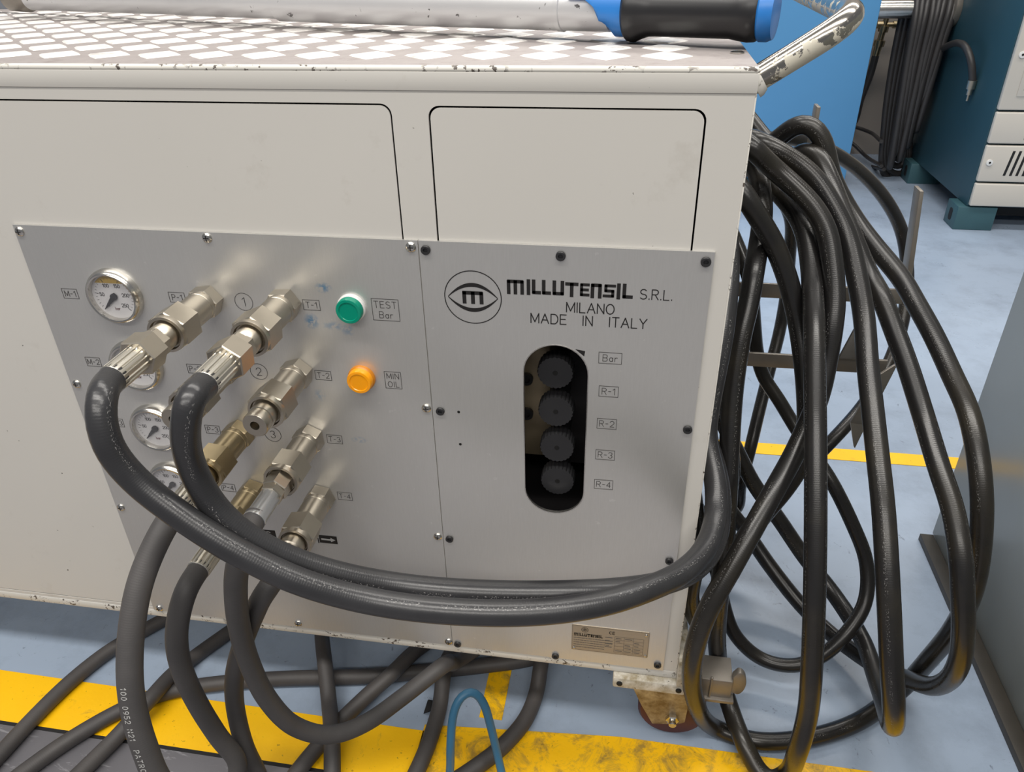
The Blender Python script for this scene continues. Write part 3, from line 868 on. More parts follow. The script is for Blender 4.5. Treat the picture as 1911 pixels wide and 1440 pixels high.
# --- pressure valve knobs behind the slot
for k, q in enumerate(((-0.0878, 0.0300, 0.6935), (-0.0865, 0.0300, 0.6357), (-0.0844, 0.0300, 0.5787), (-0.0830, 0.0300, 0.5228))):
    x, z = q[0], q[2]
    m_ = MB()
    N = 72
    ringr = [.0222 + (.0010 if (i % 3) < 2 else -.0002) for i in range(N)]
    prof = [(0.0, .96), (.0012, 1.0), (.018, 1.0), (.0205, .965)]
    vs = [(x + ringr[i] * s_ * math.cos(2 * math.pi * i / N), .045 - t_, z + ringr[i] * s_ * math.sin(2 * math.pi * i / N)) for t_, s_ in prof for i in range(N)]
    fs = [(a * N + i, a * N + (i + 1) % N, (a + 1) * N + (i + 1) % N, (a + 1) * N + i) for a in range(3) for i in range(N)]
    fs += [tuple(range(N)), tuple(3 * N + i for i in range(N))]
    m_.add(vs, fs)
    kn = obj('valve_knob', m_, 'black_plastic', unit, smooth=30)
    obj('knob_bore', MB().lathe((x, .0246, z), (0, -1, 0), [(0, .0034), (.0004, .0034)], 16), 'bore_black', kn)
    obj('stem', MB().lathe((x, .110, z), (0, -1, 0), [(0, .014), (.066, .014)], 20), 'black_plastic', kn)
vb = obj('valve_block', MB().box(-.175, -.098, .085, .20, .52, .80), 'valve_block', unit, bevel=.002)
for z in (.705, .648, .592):
    obj('bolt', MB().lathe((-.133, .0855, z), (0, -1, 0), [(0, .009), (.006, .009), (.006, .005), (.002, .005)], 16), 'black_plastic', vb)
obj('valve_bank', MB().box(-.097, -.025, .10, .22, .50, .82), 'interior_dark', unit, bevel=.002)
obj('inner_tray', MB().box(-.24, .09, .02, .40, .40, .404), 'interior_dark', unit)

# --- push handle at the right end
def fillet(pts, rad, n=8):
    out = [V(pts[0])]
    for i in range(1, len(pts) - 1):
        p_, a_, b_ = V(pts[i]), V(pts[i - 1]), V(pts[i + 1])
        u_, v_ = (a_ - p_).normalized(), (b_ - p_).normalized()
        for k in range(n + 1):
            t_ = k / n
            out.append(p_ + u_ * rad * (1 - t_) ** 2 + v_ * rad * t_ ** 2)
    return out + [V(pts[-1])]
hp = fillet([(XR - .004, .026, 1.0375), (.1925, .026, 1.0975), (.1925, .665, 1.0975), (XR - .004, .665, 1.0375)], .045)
mb = MB(); mb.tube(hp, .0128, 24)
hd = obj('push_handle', mb, 'worn_chrome', unit, smooth=60)
obj('weld_collar', MB().lathe((XR - .001, .026, 1.0385), (1, 0, .65), [(0, .0165), (.004, .0160), (.009, .0130)], 24), 'chipped_paint', hd)

# --- castor at the front right corner
cz = ZB
cm = MB().box(.0115, XR + .016, -.012, .13, cz - .0235, cz - .0015)
cp = obj('castor', cm, 'dirty_paint', unit, bevel=.003)
cp['label'] = 'dirty white castor bracket'
for bx_, bz_ in ((.022, cz - .012), (XR + .006, cz - .012)):
    obj('bolt', MB().lathe((bx_, -.012, bz_), (0, -1, 0), [(0, .0045), (.002, .0045), (.003, .003)], 12), 'bore_black', cp)
obj('corner_bracket', MB().box(XR + .0015, XR + .016, -.012, .08, cz - .006, cz + .052), 'dirty_paint', cp, bevel=.0015)
wx, wy, wr = .113, .047, .056
m_ = MB()
for yy_ in (wy - .026, wy + .021):
    m_.prism([(.030, cz - .024), (.150, cz - .024), (.150, .112), (.136, .100), (.134, .048), (.122, .040), (.082, .034), (.060, .080)], 'y', yy_, yy_ + .005)
m_.box(.030, .150, wy - .026, wy + .026, cz - .030, cz - .0237)
obj('fork', m_, 'rusty_fork', cp, bevel=.001)
m_ = MB().lathe((wx, wy + .018, wr), (0, -1, 0), [(0, wr - .010), (.002, wr - .004), (.008, wr), (.028, wr), (.034, wr - .004), (.036, wr - .010)], 40)
obj('wheel', m_, 'wheel_red', cp)
m_ = MB().lathe((wx, wy - .026, wr), (0, -1, 0), [(0, .011), (.006, .011), (.0075, .009)], 6)
m_.lathe((wx, wy - .030, wr), (0, -1, 0), [(0, .0062), (.010, .0062), (.011, .005)], 16)
obj('axle_bolt', m_, 'bright_steel', cp)
m_ = MB().box(.146, .203, wy - .030, wy + .030, .112, .119).box(.150, .198, wy - .024, wy + .024, .119, .158).box(.163, .167, wy - .027, wy - .022, .119, .165)
br = obj('brake_lever', m_, 'bracket_steel', cp, bevel=.0015)
lug = [(.197, .128)] + [(.206 + .013 * math.cos(R(a)), .150 + .026 * math.sin(R(a))) for a in range(-80, 111, 14)] + [(.197, .164)]
obj('brake_pedal', MB().prism(lug, 'y', wy - .020, wy - .008), 'bracket_steel', br, bevel=.002)
# the second castor further left under the machine (only its shade shows)
m_ = MB().box(-1.50, -1.36, .01, .12, cz - .0245, cz)
c2 = obj('castor', m_, 'dirty_paint', unit, bevel=.003)
m_ = MB().lathe((-1.43, .10, .056), (0, -1, 0), [(0, .046), (.006, .056), (.030, .056), (.036, .046)], 32).box(-1.46, -1.40, .058, .062, .05, cz - .02).box(-1.46, -1.40, .102, .106, .05, cz - .02)
obj('wheel', m_, 'wheel_red', c2)

# --- hose hanger bars on the right side
def bar(pts, wdt, th, up=(0, 0, 1), label=None):
    """flat bar swept through pts; wdt along 'up' where it runs level"""
    m_ = MB()
    P = [V(p_) for p_ in pts]
    loops = []
    for i, p_ in enumerate(P):
        t_ = (P[min(i + 1, len(P) - 1)] - P[max(i - 1, 0)]).normalized()
        s_ = V(0, 1, 0)
        n_ = t_.cross(s_).normalized()
        a_, b_ = s_ * (wdt / 2), n_ * (th / 2)
        loops.append([p_ - a_ - b_, p_ + a_ - b_, p_ + a_ + b_, p_ - a_ + b_])
    vs = [q_ for l_ in loops for q_ in l_]
    fs = [(3, 2, 1, 0), tuple(4 * (len(P) - 1) + i for i in range(4))]
    for k in range(len(P) - 1):
        for i in range(4):
            fs.append((4 * k + i, 4 * k + (i + 1) % 4, 4 * k + 4 + (i + 1) % 4, 4 * k + 4 + i))
    m_.add(vs, fs)
    return m_
def flatbar(q0, q1, hgt, y, th=.006):
    """bar on edge: face toward -Y"""
    return MB().hexa([(q0[0], y, q0[2] - hgt / 2), (q0[0], y + th, q0[2] - hgt / 2), (q0[0], y + th, q0[2] + hgt / 2), (q0[0], y, q0[2] + hgt / 2)],
                     [(q1[0], y, q1[2] - hgt / 2), (q1[0], y + th, q1[2] - hgt / 2), (q1[0], y + th, q1[2] + hgt / 2), (q1[0], y, q1[2] + hgt / 2)])
def upright(q0, q1, wdt, y, th, lean=0.0):
    return MB().hexa([(q0[0] - wdt / 2, y, q0[2]), (q0[0] + wdt / 2, y, q0[2]), (q0[0] + wdt / 2, y + th, q0[2]), (q0[0] - wdt / 2, y + th, q0[2])],
                     [(q1[0] - wdt / 2, y, q1[2]), (q1[0] + wdt / 2, y, q1[2]), (q1[0] + wdt / 2, y + th, q1[2]), (q1[0] - wdt / 2, y + th, q1[2])])
# middle bar with an upturned outer end
qa, qb = (0.1775, 0.4600, 0.6320), (0.4573, 0.4600, 0.6386)
hb1 = obj('hose_hanger', flatbar((XR, 0, qa[2]), (qb[0], 0, qa[2]), .026, .46), 'bracket_steel', unit, bevel=.001)
qt, qm = (0.4372, 0.4600, 0.8121), (0.4580, 0.4600, 0.6464)
obj('upturned_end', MB().hexa([(qb[0] - .004, .458, qa[2] - .013), (qb[0] + .004, .458, qa[2] - .005), (qb[0] + .004, .490, qa[2] - .005), (qb[0] - .004, .490, qa[2] - .013)],
    [(qt[0] - .003, .458, qt[2]), (qt[0] + .003, .458, qt[2]), (qt[0] + .003, .490, qt[2]), (qt[0] - .003, .490, qt[2])]), 'bracket_steel', hb1, bevel=.001)
# lower bar with a bent strap end
qa, qb = (0.1657, 0.4000, 0.5282), (0.4332, 0.4000, 0.5324)
hb2 = obj('hose_hanger', flatbar((XR, 0, qa[2]), (qb[0], 0, qa[2]), .026, .40), 'bracket_steel', unit, bevel=.001)
qc = (0.3988, 0.3600, 0.4277)
m_ = MB().hexa([(qb[0] - .020, .370, qb[2] - .004), (qb[0] + .014, .392, qb[2] + .010), (qb[0] + .014, .398, qb[2] + .010), (qb[0] - .020, .376, qb[2] - .004)],
               [(qc[0] - .016, .352, qc[2] + .016), (qc[0] + .018, .374, qc[2]), (qc[0] + .018, .380, qc[2]), (qc[0] - .016, .358, qc[2] + .016)])
m_.hexa([(qc[0] - .016, .352, qc[2] + .016), (qc[0] + .018, .374, qc[2]), (qc[0] + .018, .380, qc[2]), (qc[0] - .016, .358, qc[2] + .016)],
        [(qc[0] - .001, .350, qc[2] - .032), (qc[0] + .001, .350, qc[2] - .034), (qc[0] + .001, .356, qc[2] - .034), (qc[0] - .001, .356, qc[2] - .032)])
obj('strap_end', m_, 'bracket_steel', hb2, bevel=.0008)
q = (0.3718, 0.3950, 0.5636)
obj('upturned_end', MB().hexa([(q[0] - .022, .385, q[2] - .015), (q[0] + .016, .385, q[2] - .015), (q[0] + .016, .391, q[2] - .015), (q[0] - .022, .391, q[2] - .015)],
    [(q[0] + .004, .42, q[2] + .028), (q[0] + .016, .42, q[2] + .028), (q[0] + .016, .426, q[2] + .028), (q[0] + .004, .426, q[2] + .028)]), 'dark_strip', hb2, bevel=.0008)
# upper bar carrying the coil, tip showing above the hoses
qa, qt = (0.2212, 0.4000, 0.7762), (0.2801, 0.5600, 0.9186)
hb3 = obj('hose_hanger', flatbar((XR, 0, qa[2]), (qt[0] + .004, 0, qa[2]), .022, .56), 'bracket_steel', unit, bevel=.001)
obj('upturned_end', MB().hexa([(qt[0] - .004, .548, qa[2]), (qt[0] + .004, .548, qa[2]), (qt[0] + .004, .578, qa[2]), (qt[0] - .004, .578, qa[2])],
    [(qt[0] - .003, .548, qt[2]), (qt[0] + .003, .548, qt[2]), (qt[0] + .003, .578, qt[2]), (qt[0] - .003, .578, qt[2])]), 'bracket_steel', hb3, bevel=.001)

# ================================================================== hydraulic hoses
def hose(pts, r, mat, label, group, name='hydraulic_hose', n=22):
    mb = MB()
    path = spline(pts)
    fr = mb.tube(path, r, n)
    o = obj(name, mb, mat, None, smooth=60)
    tag(o, label, 'hose', group)
    return o, fr
def crimped(p, x, z, y0, y1, r, mat, o, name='ferrule'):
    """fluted crimp ferrule along -Y"""
    N = 96
    vs, fs = [], []
    ts = [0, .002, .004, (y0 - y1) - .004, (y0 - y1) - .001, y0 - y1]
    sc_ = [.92, 1.0, 1.0, 1.0, .98, .90]
    for t_, s_ in zip(ts, sc_):
        for i in range(N):
            g = 1.0 - (.085 if (i % 6) in (0, 1) and .003 < t_ < (y0 - y1) - .002 else 0.0)
            a = 2 * math.pi * i / N
            vs.append((x + r * s_ * g * math.cos(a), y0 - t_, z + r * s_ * g * math.sin(a)))
    for k in range(len(ts) - 1):
        for i in range(N):
            j = (i + 1) % N
            fs.append((k * N + i, k * N + j, (k + 1) * N + j, (k + 1) * N + i))
    fs += [tuple(range(N)), tuple((len(ts) - 1) * N + i for i in range(N))]
    return obj(name, MB().add(vs, fs), mat, o, smooth=14)
G1 = 'hoses plugged into the front couplings'
def fit_a(o, x, z, mat='nickel', ph=0.0):
    """nipple, lock nut, swivel hex and fluted ferrule"""
    obj('nipple', MB().lathe((x, -.094, z), (0, -1, 0), [(0, .0160), (.022, .0160), (.0235, .0150), (.026, .0150)], 32), mat, o)
    obj('lock_nut', hexm(x, z, -.117, -.131, .0172, ph + .2), mat, o, smooth=20)
    obj('washer', MB().lathe((x, -.130, z), (0, -1, 0), [(0, .0150), (.003, .0150)], 32), 'bore_black', o)
    obj('swivel_nut', hexm(x, z, -.132, -.160, .0224, ph, .0016), mat, o, smooth=20)
    crimped(None, x, z, -.158, -.203, .0153, 'ferrule_steel', o)

# P-1: from the top left coupling across the front and round the corner
o, fr = hose([(XP, -.196, .784), (XP, -.212, .783), (-0.5091, -0.2320, 0.7891), (-0.5061, -0.2500, 0.7713), (-0.5019, -0.2580, 0.7407), (-0.4857, -0.2580, 0.7017), (-0.4460, -0.2620, 0.6647), (-0.3947, -0.2640, 0.6254), (-0.3281, -0.2580, 0.5805), (-0.2542, -0.2420, 0.5444), (-0.1668, -0.2330, 0.5334), (-0.0795, -0.2220, 0.5343), (-0.0111, -0.1980, 0.5325), (0.0417, -0.1600, 0.5245), (0.0835, -0.1120, 0.5102), (0.1145, -0.0550, 0.5013), (0.1287, -0.0020, 0.5107), (0.1267, 0.0400, 0.5401), (0.1137, 0.0800, 0.5767), (.126, .15, .72), (.126, .22, .80), (XR + .004, .26, .84)],
    .0146, 'hose_front', 'thick black hose from the top left coupling, lower of the two sweeping across the front', G1)
fit_a(o, XP, .784, 'nickel', .1)
o, fr = hose([(XT, -.196, .785), (XT, -.212, .784), (-0.4145, -0.2320, 0.7911), (-0.4258, -0.2400, 0.7560), (-0.4343, -0.2350, 0.7067), (-0.4216, -0.2360, 0.6559), (-0.3922, -0.2360, 0.6169), (-0.3542, -0.2260, 0.5799), (-0.3025, -0.2100, 0.5462), (-0.2352, -0.1900, 0.5180), (-0.1473, -0.1840, 0.5153), (-0.0550, -0.1740, 0.5178), (0.0057, -0.1520, 0.5085), (0.0601, -0.1120, 0.4874), (0.1043, -0.0580, 0.4642), (0.1336, 0.0000, 0.4582), (0.1416, 0.0450, 0.4821), (0.1353, 0.0850, 0.5159), (0.1216, 0.1300, 0.5431), (.130, .24, .60), (.126, .32, .55), (XR + .004, .36, .53)],
    .0146, 'hose_front', 'thick black hose from the second top coupling, upper of the two sweeping across the front', G1)
fit_a(o, XT, .785, 'nickel', .45)
# P-3: printed grey hose hanging close to the camera
o, fr = hose([(XP, -.158, .584), (XP, -.172, .5835), (-0.5186, -0.1970, 0.5844), (-0.5267, -0.2220, 0.5646), (-0.5354, -0.2480, 0.5348), (-0.5405, -0.2740, 0.4940), (-0.5420, -0.3000, 0.4428), (-0.5405, -0.3150, 0.3958), (-0.5327, -0.3280, 0.3453), (-0.5172, -0.3400, 0.2928), (-.42, -.36, .20), (-.36, -.40, .07), (-.25, -.46, .016), (-.05, -.55, .016)],
    .0146, 'hose_matte', 'matte grey hose with white printing hanging at the far left of the couplings', G1)
obj('nipple', MB().lathe((XP, -.094, .584), (0, -1, 0), [(0, .0165), (.016, .0165), (.018, .0140), (.024, .0140)], 32), 'old_brass', o)
crimped(None, XP, .584, -.114, -.165, .0152, 'ferrule_steel', o)
# white print along it
def hose_text(fr, r, txt, s0, h, parent, mat, side=(0.1, -1, .3), wd=.0009):
    polys, wt = text_polys(txt, h, .45)
    m_ = MB()
    Ls = [f[4] for f in fr]
    def surf(s_, c_):
        s_ = s0 + s_
        k = 0
        while k < len(Ls) - 2 and Ls[k + 1] < s_: k += 1
        f0, f1 = fr[k], fr[k + 1]
        u_ = (s_ - f0[4]) / max(1e-6, f1[4] - f0[4])
        c = f0[0].lerp(f1[0], u_); t_ = f0[1].lerp(f1[1], u_).normalized()
        nrm = V(side) - t_ * V(side).dot(t_); nrm.normalize()
        b_ = t_.cross(nrm)
        an = -c_ / r
        return c + (nrm * math.cos(an) + b_ * math.sin(an)) * (r + .0003)
    for p_ in polys:
        for qd in stroke_quads(p_, wd):
            m_.add([surf(a, b - h / 2) for a, b in qd], [(0, 1, 2, 3)])
    return obj('printing', m_, mat, parent, smooth=0)
hose_text(fr, .0146, '100 0952 N21  PATRON 001 3/4 EN', .225, .0062, o, 'light_print')
# P-4
o, fr = hose([(XP, -.160, .481), (XP, -.174, .4805), (-0.5195, -0.1930, 0.4815), (-0.5278, -0.2050, 0.4592), (-0.5392, -0.2120, 0.4229), (-0.5514, -0.2100, 0.3786), (-0.5598, -0.2050, 0.3258), (-0.5676, -0.1900, 0.2334), (-0.5628, -0.1800, 0.1499), (-0.5463, -0.1800, 0.0808), (-.575, -.23, .0150), (-.60, -.36, .0150), (-.66, -.55, .0150)],
    .0140, 'hose_matte', 'matte grey hose under the fourth left coupling with a long fluted ferrule', G1)
obj('nipple', MB().lathe((XP, -.094, .481), (0, -1, 0), [(0, .0160), (.016, .0160), (.018, .0140), (.024, .0140)], 32), 'old_brass', o)
crimped(None, XP, .481, -.114, -.168, .0150, 'ferrule_steel', o)
# T-3 with the smooth aluminium ferrule, looping down and back under the machine
o, fr = hose([(XT - .001, -.168, .585), (XT - .001, -.182, .583), (-0.4165, -0.2060, 0.5806), (-0.4260, -0.2180, 0.5518), (-0.4395, -0.2170, 0.5016), (-0.4535, -0.2080, 0.4391), (-0.4627, -0.1980, 0.3612), (-0.4595, -0.1860, 0.2647), (-0.4405, -0.1680, 0.1829), (-0.4042, -0.1450, 0.1387), (-0.3641, -0.1080, 0.1221), (-0.3192, -0.0550, 0.1236), (-0.2622, 0.0050, 0.1399), (-.265, .075, .060), (-.215, .15, .044), (-.16, .26, .016), (-.13, .38, .016)],
    .0136, 'hose_matte', 'matte grey hose from the third right coupling looping back under the machine', G1)
obj('nipple', hexm(XT, .585, -.094, -.122, .0168, .35), 'nickel', o, smooth=20)
obj('lock_nut', hexm(XT, .585, -.121, -.133, .0150, .1), 'nickel', o, smooth=20)
obj('ferrule', MB().lathe((XT, -.132, .585), (0, -1, 0), [(0, .0115), (.002, .0128), (.040, .0128), (.0425, .0138), (.046, .0138)], 32), 'alu_ferrule', o)
# T-4
o, fr = hose([(XT, -.160, .481), (XT, -.172, .479), (-0.4277, -0.1810, 0.4680), (-0.4513, -0.1790, 0.4241), (-0.4867, -0.1680, 0.3530), (-0.5245, -0.1550, 0.2642), (-0.5508, -0.1430, 0.1644), (-0.5492, -0.1500, 0.0824), (-0.5360, -0.1569, 0.0160), (-.46, -.265, .0145), (-.36, -.36, .0145), (-.1, -.48, .0145)],
    .0136, 'hose_matte', 'matte grey hose hanging from the lowest right coupling', G1)
obj('nipple', MB().lathe((XT, -.094, .4822), (0, -1, 0), [(0, .0165), (.022, .0165), (.024, .0150), (.030, .0150)], 32), 'nickel', o)
obj('ferrule', MB().lathe((XT, -.122, .4822), (0, -1, 0), [(0, .0125), (.002, .0138), (.042, .0140)], 32), 'ferrule_steel', o)

# ---- hoses on the floor
G2 = 'grey hoses lying on the floor'
HF = .0136
def fl(pts, label, r=HF, mat='hose_floor', group=G2):
    return hose(pts, r, mat, label, group)[0]
fl([(-0.9937, -0.2406, 0.0136), (-0.9852, -0.1806, 0.0136), (-0.9775, -0.1137, 0.0136), (-0.9623, -0.0349, 0.0136), (-0.9355, 0.0368, 0.0136), (-0.9026, 0.0869, 0.0136), (-0.8678, 0.1314, 0.0136), (-0.8095, 0.1897, 0.0136), (-0.7332, 0.2503, 0.0136)],
   'grey hose on the floor at far left running straight under the machine')
fl([(-0.9462, -0.2511, 0.0136), (-0.9230, -0.2026, 0.0136), (-0.8962, -0.1536, 0.0136), (-0.8629, -0.1071, 0.0136), (-0.8338, -0.0742, 0.0136), (-0.8005, -0.0452, 0.0136), (-0.7555, -0.0194, 0.0136), (-0.6731, 0.0077, 0.0136), (-0.5817, 0.0293, 0.0136), (-0.4369, 0.0553, 0.0136), (-0.3199, 0.0844, 0.0136), (-0.2251, 0.1102, 0.0136), (-0.1301, 0.1436, 0.0136), (-0.0553, 0.1999, 0.0136)],
   'grey hose lying along the yellow line then level below the machine edge')
fl([(-0.8473, -0.2448, 0.0136), (-0.8288, -0.1857, 0.0136), (-0.8054, -0.1171, 0.0180), (-0.7799, -0.0685, 0.0385), (-0.7748, -0.0075, 0.0300), (-0.7677, 0.0452, 0.0136), (-0.7312, 0.1106, 0.0136), (-0.6819, 0.1907, 0.0136)],
   'grey hose crossing over another on the floor behind the printed hose')
fl([(-0.5524, 0.1600, 0.0368), (-0.5258, 0.1000, 0.0495), (-0.5034, 0.0550, 0.0543), (-0.4900, 0.0257, 0.0410), (-0.4739, -0.0108, 0.0220), (-0.4494, -0.0594, 0.0360), (-0.4307, -0.1045, 0.0340), (-0.4229, -0.1326, 0.0145), (-0.4011, -0.1948, 0.0145)],
   'slim grey hose coming out from under the machine straight toward the viewer')
fl([(-0.4923, -0.1825, 0.0136), (-0.4818, -0.1381, 0.0136), (-0.4654, -0.0902, 0.0136), (-0.4442, -0.0385, 0.0136), (-0.4063, 0.0118, 0.0300), (-0.3767, 0.0466, 0.0415), (-0.3565, 0.0983, 0.0340), (-0.3373, 0.1510, 0.0136), (-0.3149, 0.1885, 0.0136)],
   'grey hose running diagonally under the looping hose')
fl([(-0.3026, -0.1625, 0.0136), (-0.2901, -0.1084, 0.0136), (-0.2826, -0.0410, 0.0136), (-0.2812, 0.0193, 0.0200), (-0.2841, 0.0565, 0.0405), (-0.2849, 0.0965, 0.0400), (-0.2768, 0.1527, 0.0160), (-0.2542, 0.2040, 0.0136)],
   'grey hose to the left of the blue hose on the floor')
fl([(-0.2460, -0.1323, 0.0136), (-0.2044, -0.0928, 0.0136), (-0.1606, -0.0426, 0.0136), (-0.1294, 0.0145, 0.0136), (-0.1178, 0.0737, 0.0180), (-0.1161, 0.0973, 0.0405), (-0.1144, 0.1372, 0.0400), (-0.1088, 0.2185, 0.0136), (-0.0939, 0.2757, 0.0136)],
   'grey hose to the right of the blue hose on the floor')
o = hose([(-0.2357, -0.1483, 0.0068), (-0.2291, -0.1250, 0.0485), (-0.2240, -0.1200, 0.1233), (-0.2219, -0.1000, 0.1661), (-0.2125, -0.0850, 0.1879), (-0.1981, -0.0750, 0.1900), (-0.1824, -0.0750, 0.1705), (-0.1682, -0.0850, 0.1176), (-0.1578, -0.0950, 0.0673), (-0.1483, -0.1100, 0.0370), (-0.1349, -0.1331, 0.0068)],
   .0065, 'blue_hose', 'thin blue hose bent in an upright loop on the yellow line', 'blue air hose', 'air_hose', 16)[0]

# ---- coil of long black hoses hung at the right end
G3 = 'black hoses coiled on the hangers at the right end'
RC = .0146
def coil(pts, label, r=RC):
    return hose(pts, r, 'hose_coil', label, G3)[0]
SIDE = XR + .022
coil([(XR + .004, .415, .990), (0.1320, 0.3300, 0.9220), (0.1492, 0.3000, 0.9118), (0.1818, 0.3100, 0.8829), (0.2128, 0.3000, 0.8602), (0.2436, 0.2850, 0.8332), (0.2623, 0.2700, 0.8058), (0.2727, 0.2500, 0.7684), (0.2801, 0.2250, 0.7232), (0.2795, 0.2050, 0.6874), (0.2773, 0.1900, 0.6503), (0.2702, 0.1650, 0.6015), (0.2442, 0.1200, 0.5430), (0.2058, 0.0600, 0.4942), (0.1626, 0.0000, 0.4279), (0.1309, -0.0350, 0.3624), (0.1216, -0.0400, 0.2740), (0.1356, -0.0200, 0.1676), (0.1882, 0.0419, 0.0155), (0.2522, 0.0279, 0.0150), (0.3311, 0.0436, 0.0150), (0.4250, 0.0888, 0.0150), (0.5114, 0.1629, 0.0185), (0.5227, 0.1350, 0.1363), (0.5201, 0.1000, 0.2460), (0.5098, 0.0750, 0.3464), (0.4967, 0.0700, 0.4265), (0.4850, 0.0900, 0.5032), (0.4776, 0.1300, 0.5566), (0.4704, 0.1700, 0.5910), (0.4579, 0.2200, 0.6187), (0.4405, 0.2700, 0.6528), (0.4190, 0.3200, 0.6861), (0.4024, 0.3500, 0.7098), (0.3658, 0.3900, 0.7446), (0.3357, 0.4200, 0.7770), (0.3085, 0.4400, 0.8143), (0.2947, 0.4450, 0.8377), (0.2837, 0.4500, 0.8674), (0.2721, 0.4550, 0.8927), (0.2560, 0.4600, 0.9081), (0.2425, 0.4650, 0.9092), (0.2302, 0.4750, 0.9013), (0.2165, 0.4900, 0.8830), (0.1981, 0.5100, 0.8560), (0.1723, 0.5400, 0.8159), (SIDE + .012, .58, .80)],
     'black hose forming the outermost big ring, arching highest and touching the floor')
coil([(XR + .004, .520, .965), (0.1358, 0.4200, 0.8926), (0.1530, 0.3800, 0.9059), (0.1748, 0.3500, 0.9034), (0.2156, 0.3450, 0.8836), (0.2471, 0.3350, 0.8612), (0.2763, 0.3150, 0.8255), (0.2970, 0.2950, 0.7921), (0.3103, 0.2650, 0.7521), (0.3225, 0.2250, 0.7026), (0.3262, 0.1750, 0.6551), (0.3294, 0.1300, 0.6183), (0.3343, 0.0750, 0.5705), (0.3392, 0.0200, 0.5215), (0.3473, -0.0450, 0.4400), (0.3625, -0.0800, 0.3506), (0.3800, -0.0850, 0.2791), (0.4006, -0.0600, 0.2122), (0.4234, -0.0050, 0.1484), (0.4377, 0.0550, 0.1146), (0.4425, 0.1100, 0.0997), (0.4407, 0.2000, 0.0938), (0.4067, 0.2900, 0.1075), (0.3580, 0.3400, 0.1435), (0.3105, 0.3700, 0.1980), (0.2507, 0.4000, 0.2672), (0.2206, 0.4200, 0.3150), (0.1881, 0.4400, 0.3672), (SIDE, .52, .50)],
     'black hose hanging straight right of the coil centre, bent just above the floor')
coil([(SIDE + .01, .62, .93), (0.2365, 0.5000, 0.8438), (0.2510, 0.4600, 0.8684), (0.2676, 0.4400, 0.8679), (0.2821, 0.4100, 0.8453), (0.3011, 0.3750, 0.8073), (0.3238, 0.3350, 0.7624), (0.3436, 0.3100, 0.7270), (0.3573, 0.2850, 0.7088), (0.3755, 0.2550, 0.6727), (0.3941, 0.2150, 0.6318), (0.4129, 0.1650, 0.5822), (0.4263, 0.1050, 0.5391), (0.4390, 0.0600, 0.5042), (0.4457, 0.0200, 0.4663), (0.4547, -0.0050, 0.4146), (0.4697, -0.0100, 0.3548), (0.4891, 0.0050, 0.2791), (0.5052, 0.0400, 0.1977), (0.5103, 0.0850, 0.1286), (0.5008, 0.1350, 0.0817), (0.4708, 0.1750, 0.0553), (0.4175, 0.2500, 0.0353), (0.3645, 0.3050, 0.0500), (0.3079, 0.3600, 0.0896), (0.2594, 0.4000, 0.1382), (0.2063, 0.4200, 0.2044), (SIDE, .48, .36)],
     'black hose second from the right of the coil, turning up just above the floor')
coil([(XR + .004, .560, .955), (0.1902, 0.4200, 0.8385), (0.2072, 0.3600, 0.8317), (0.2261, 0.3350, 0.8151), (0.2396, 0.3050, 0.7960), (0.2468, 0.2750, 0.7687), (0.2498, 0.2400, 0.7394), (0.2496, 0.1900, 0.7052), (0.2522, 0.1250, 0.6363), (0.2541, 0.0900, 0.5958), (0.2593, 0.0150, 0.4954), (0.2651, -0.0300, 0.4122), (0.2765, -0.0550, 0.3043), (0.2863, -0.0600, 0.2111), (0.2851, -0.0650, 0.1352), (0.2891, -0.0309, 0.0215), (0.2676, -0.0407, 0.0150), (0.2508, -0.0284, 0.0170), (0.2340, -0.0078, 0.0340), (0.2224, 0.0115, 0.0465), (0.2118, 0.0447, 0.0520), (0.1933, 0.0850, 0.0862), (0.1755, 0.0850, 0.1714), (0.1644, 0.0750, 0.2884), (0.1624, 0.0850, 0.3770), (0.1559, 0.1000, 0.4768), (0.1539, 0.1150, 0.5144), (0.1516, 0.1500, 0.5913), (0.1528, 0.1700, 0.6353), (0.1564, 0.1900, 0.6780), (0.1642, 0.2150, 0.7189), (0.1685, 0.2400, 0.7596), (0.1768, 0.2850, 0.7822), (0.1799, 0.3120, 0.8130), (0.1771, 0.3450, 0.8424), (0.1707, 0.3950, 0.8611), (XR + .004, .500, .925)],
     'black hose hanging vertically in the centre of the coil, bottom bend on the floor')
coil([(XR + .004, .335, .945), (0.1271, 0.2700, 0.8753), (0.1420, 0.2550, 0.8595), (0.1632, 0.2520, 0.8313), (0.1901, 0.2520, 0.7939), (0.2151, 0.2480, 0.7465), (0.2359, 0.2350, 0.6928), (0.2476, 0.2100, 0.6487), (0.2568, 0.1850, 0.6017), (0.2639, 0.1650, 0.5463), (0.2627, 0.1550, 0.4960), (0.2456, 0.1450, 0.4521), (0.2189, 0.1300, 0.4119), (0.1907, 0.1200, 0.3507), (0.1736, 0.1150, 0.2757), (0.1666, 0.1080, 0.2095), (0.1538, 0.0880, 0.1997), (0.1342, 0.0620, 0.2473), (0.1158, 0.0450, 0.3111), (XR + .012, .05, .40), (XR + .004, .09, .45)],
     'black hose leaving the machine corner and passing behind the centre of the coil')
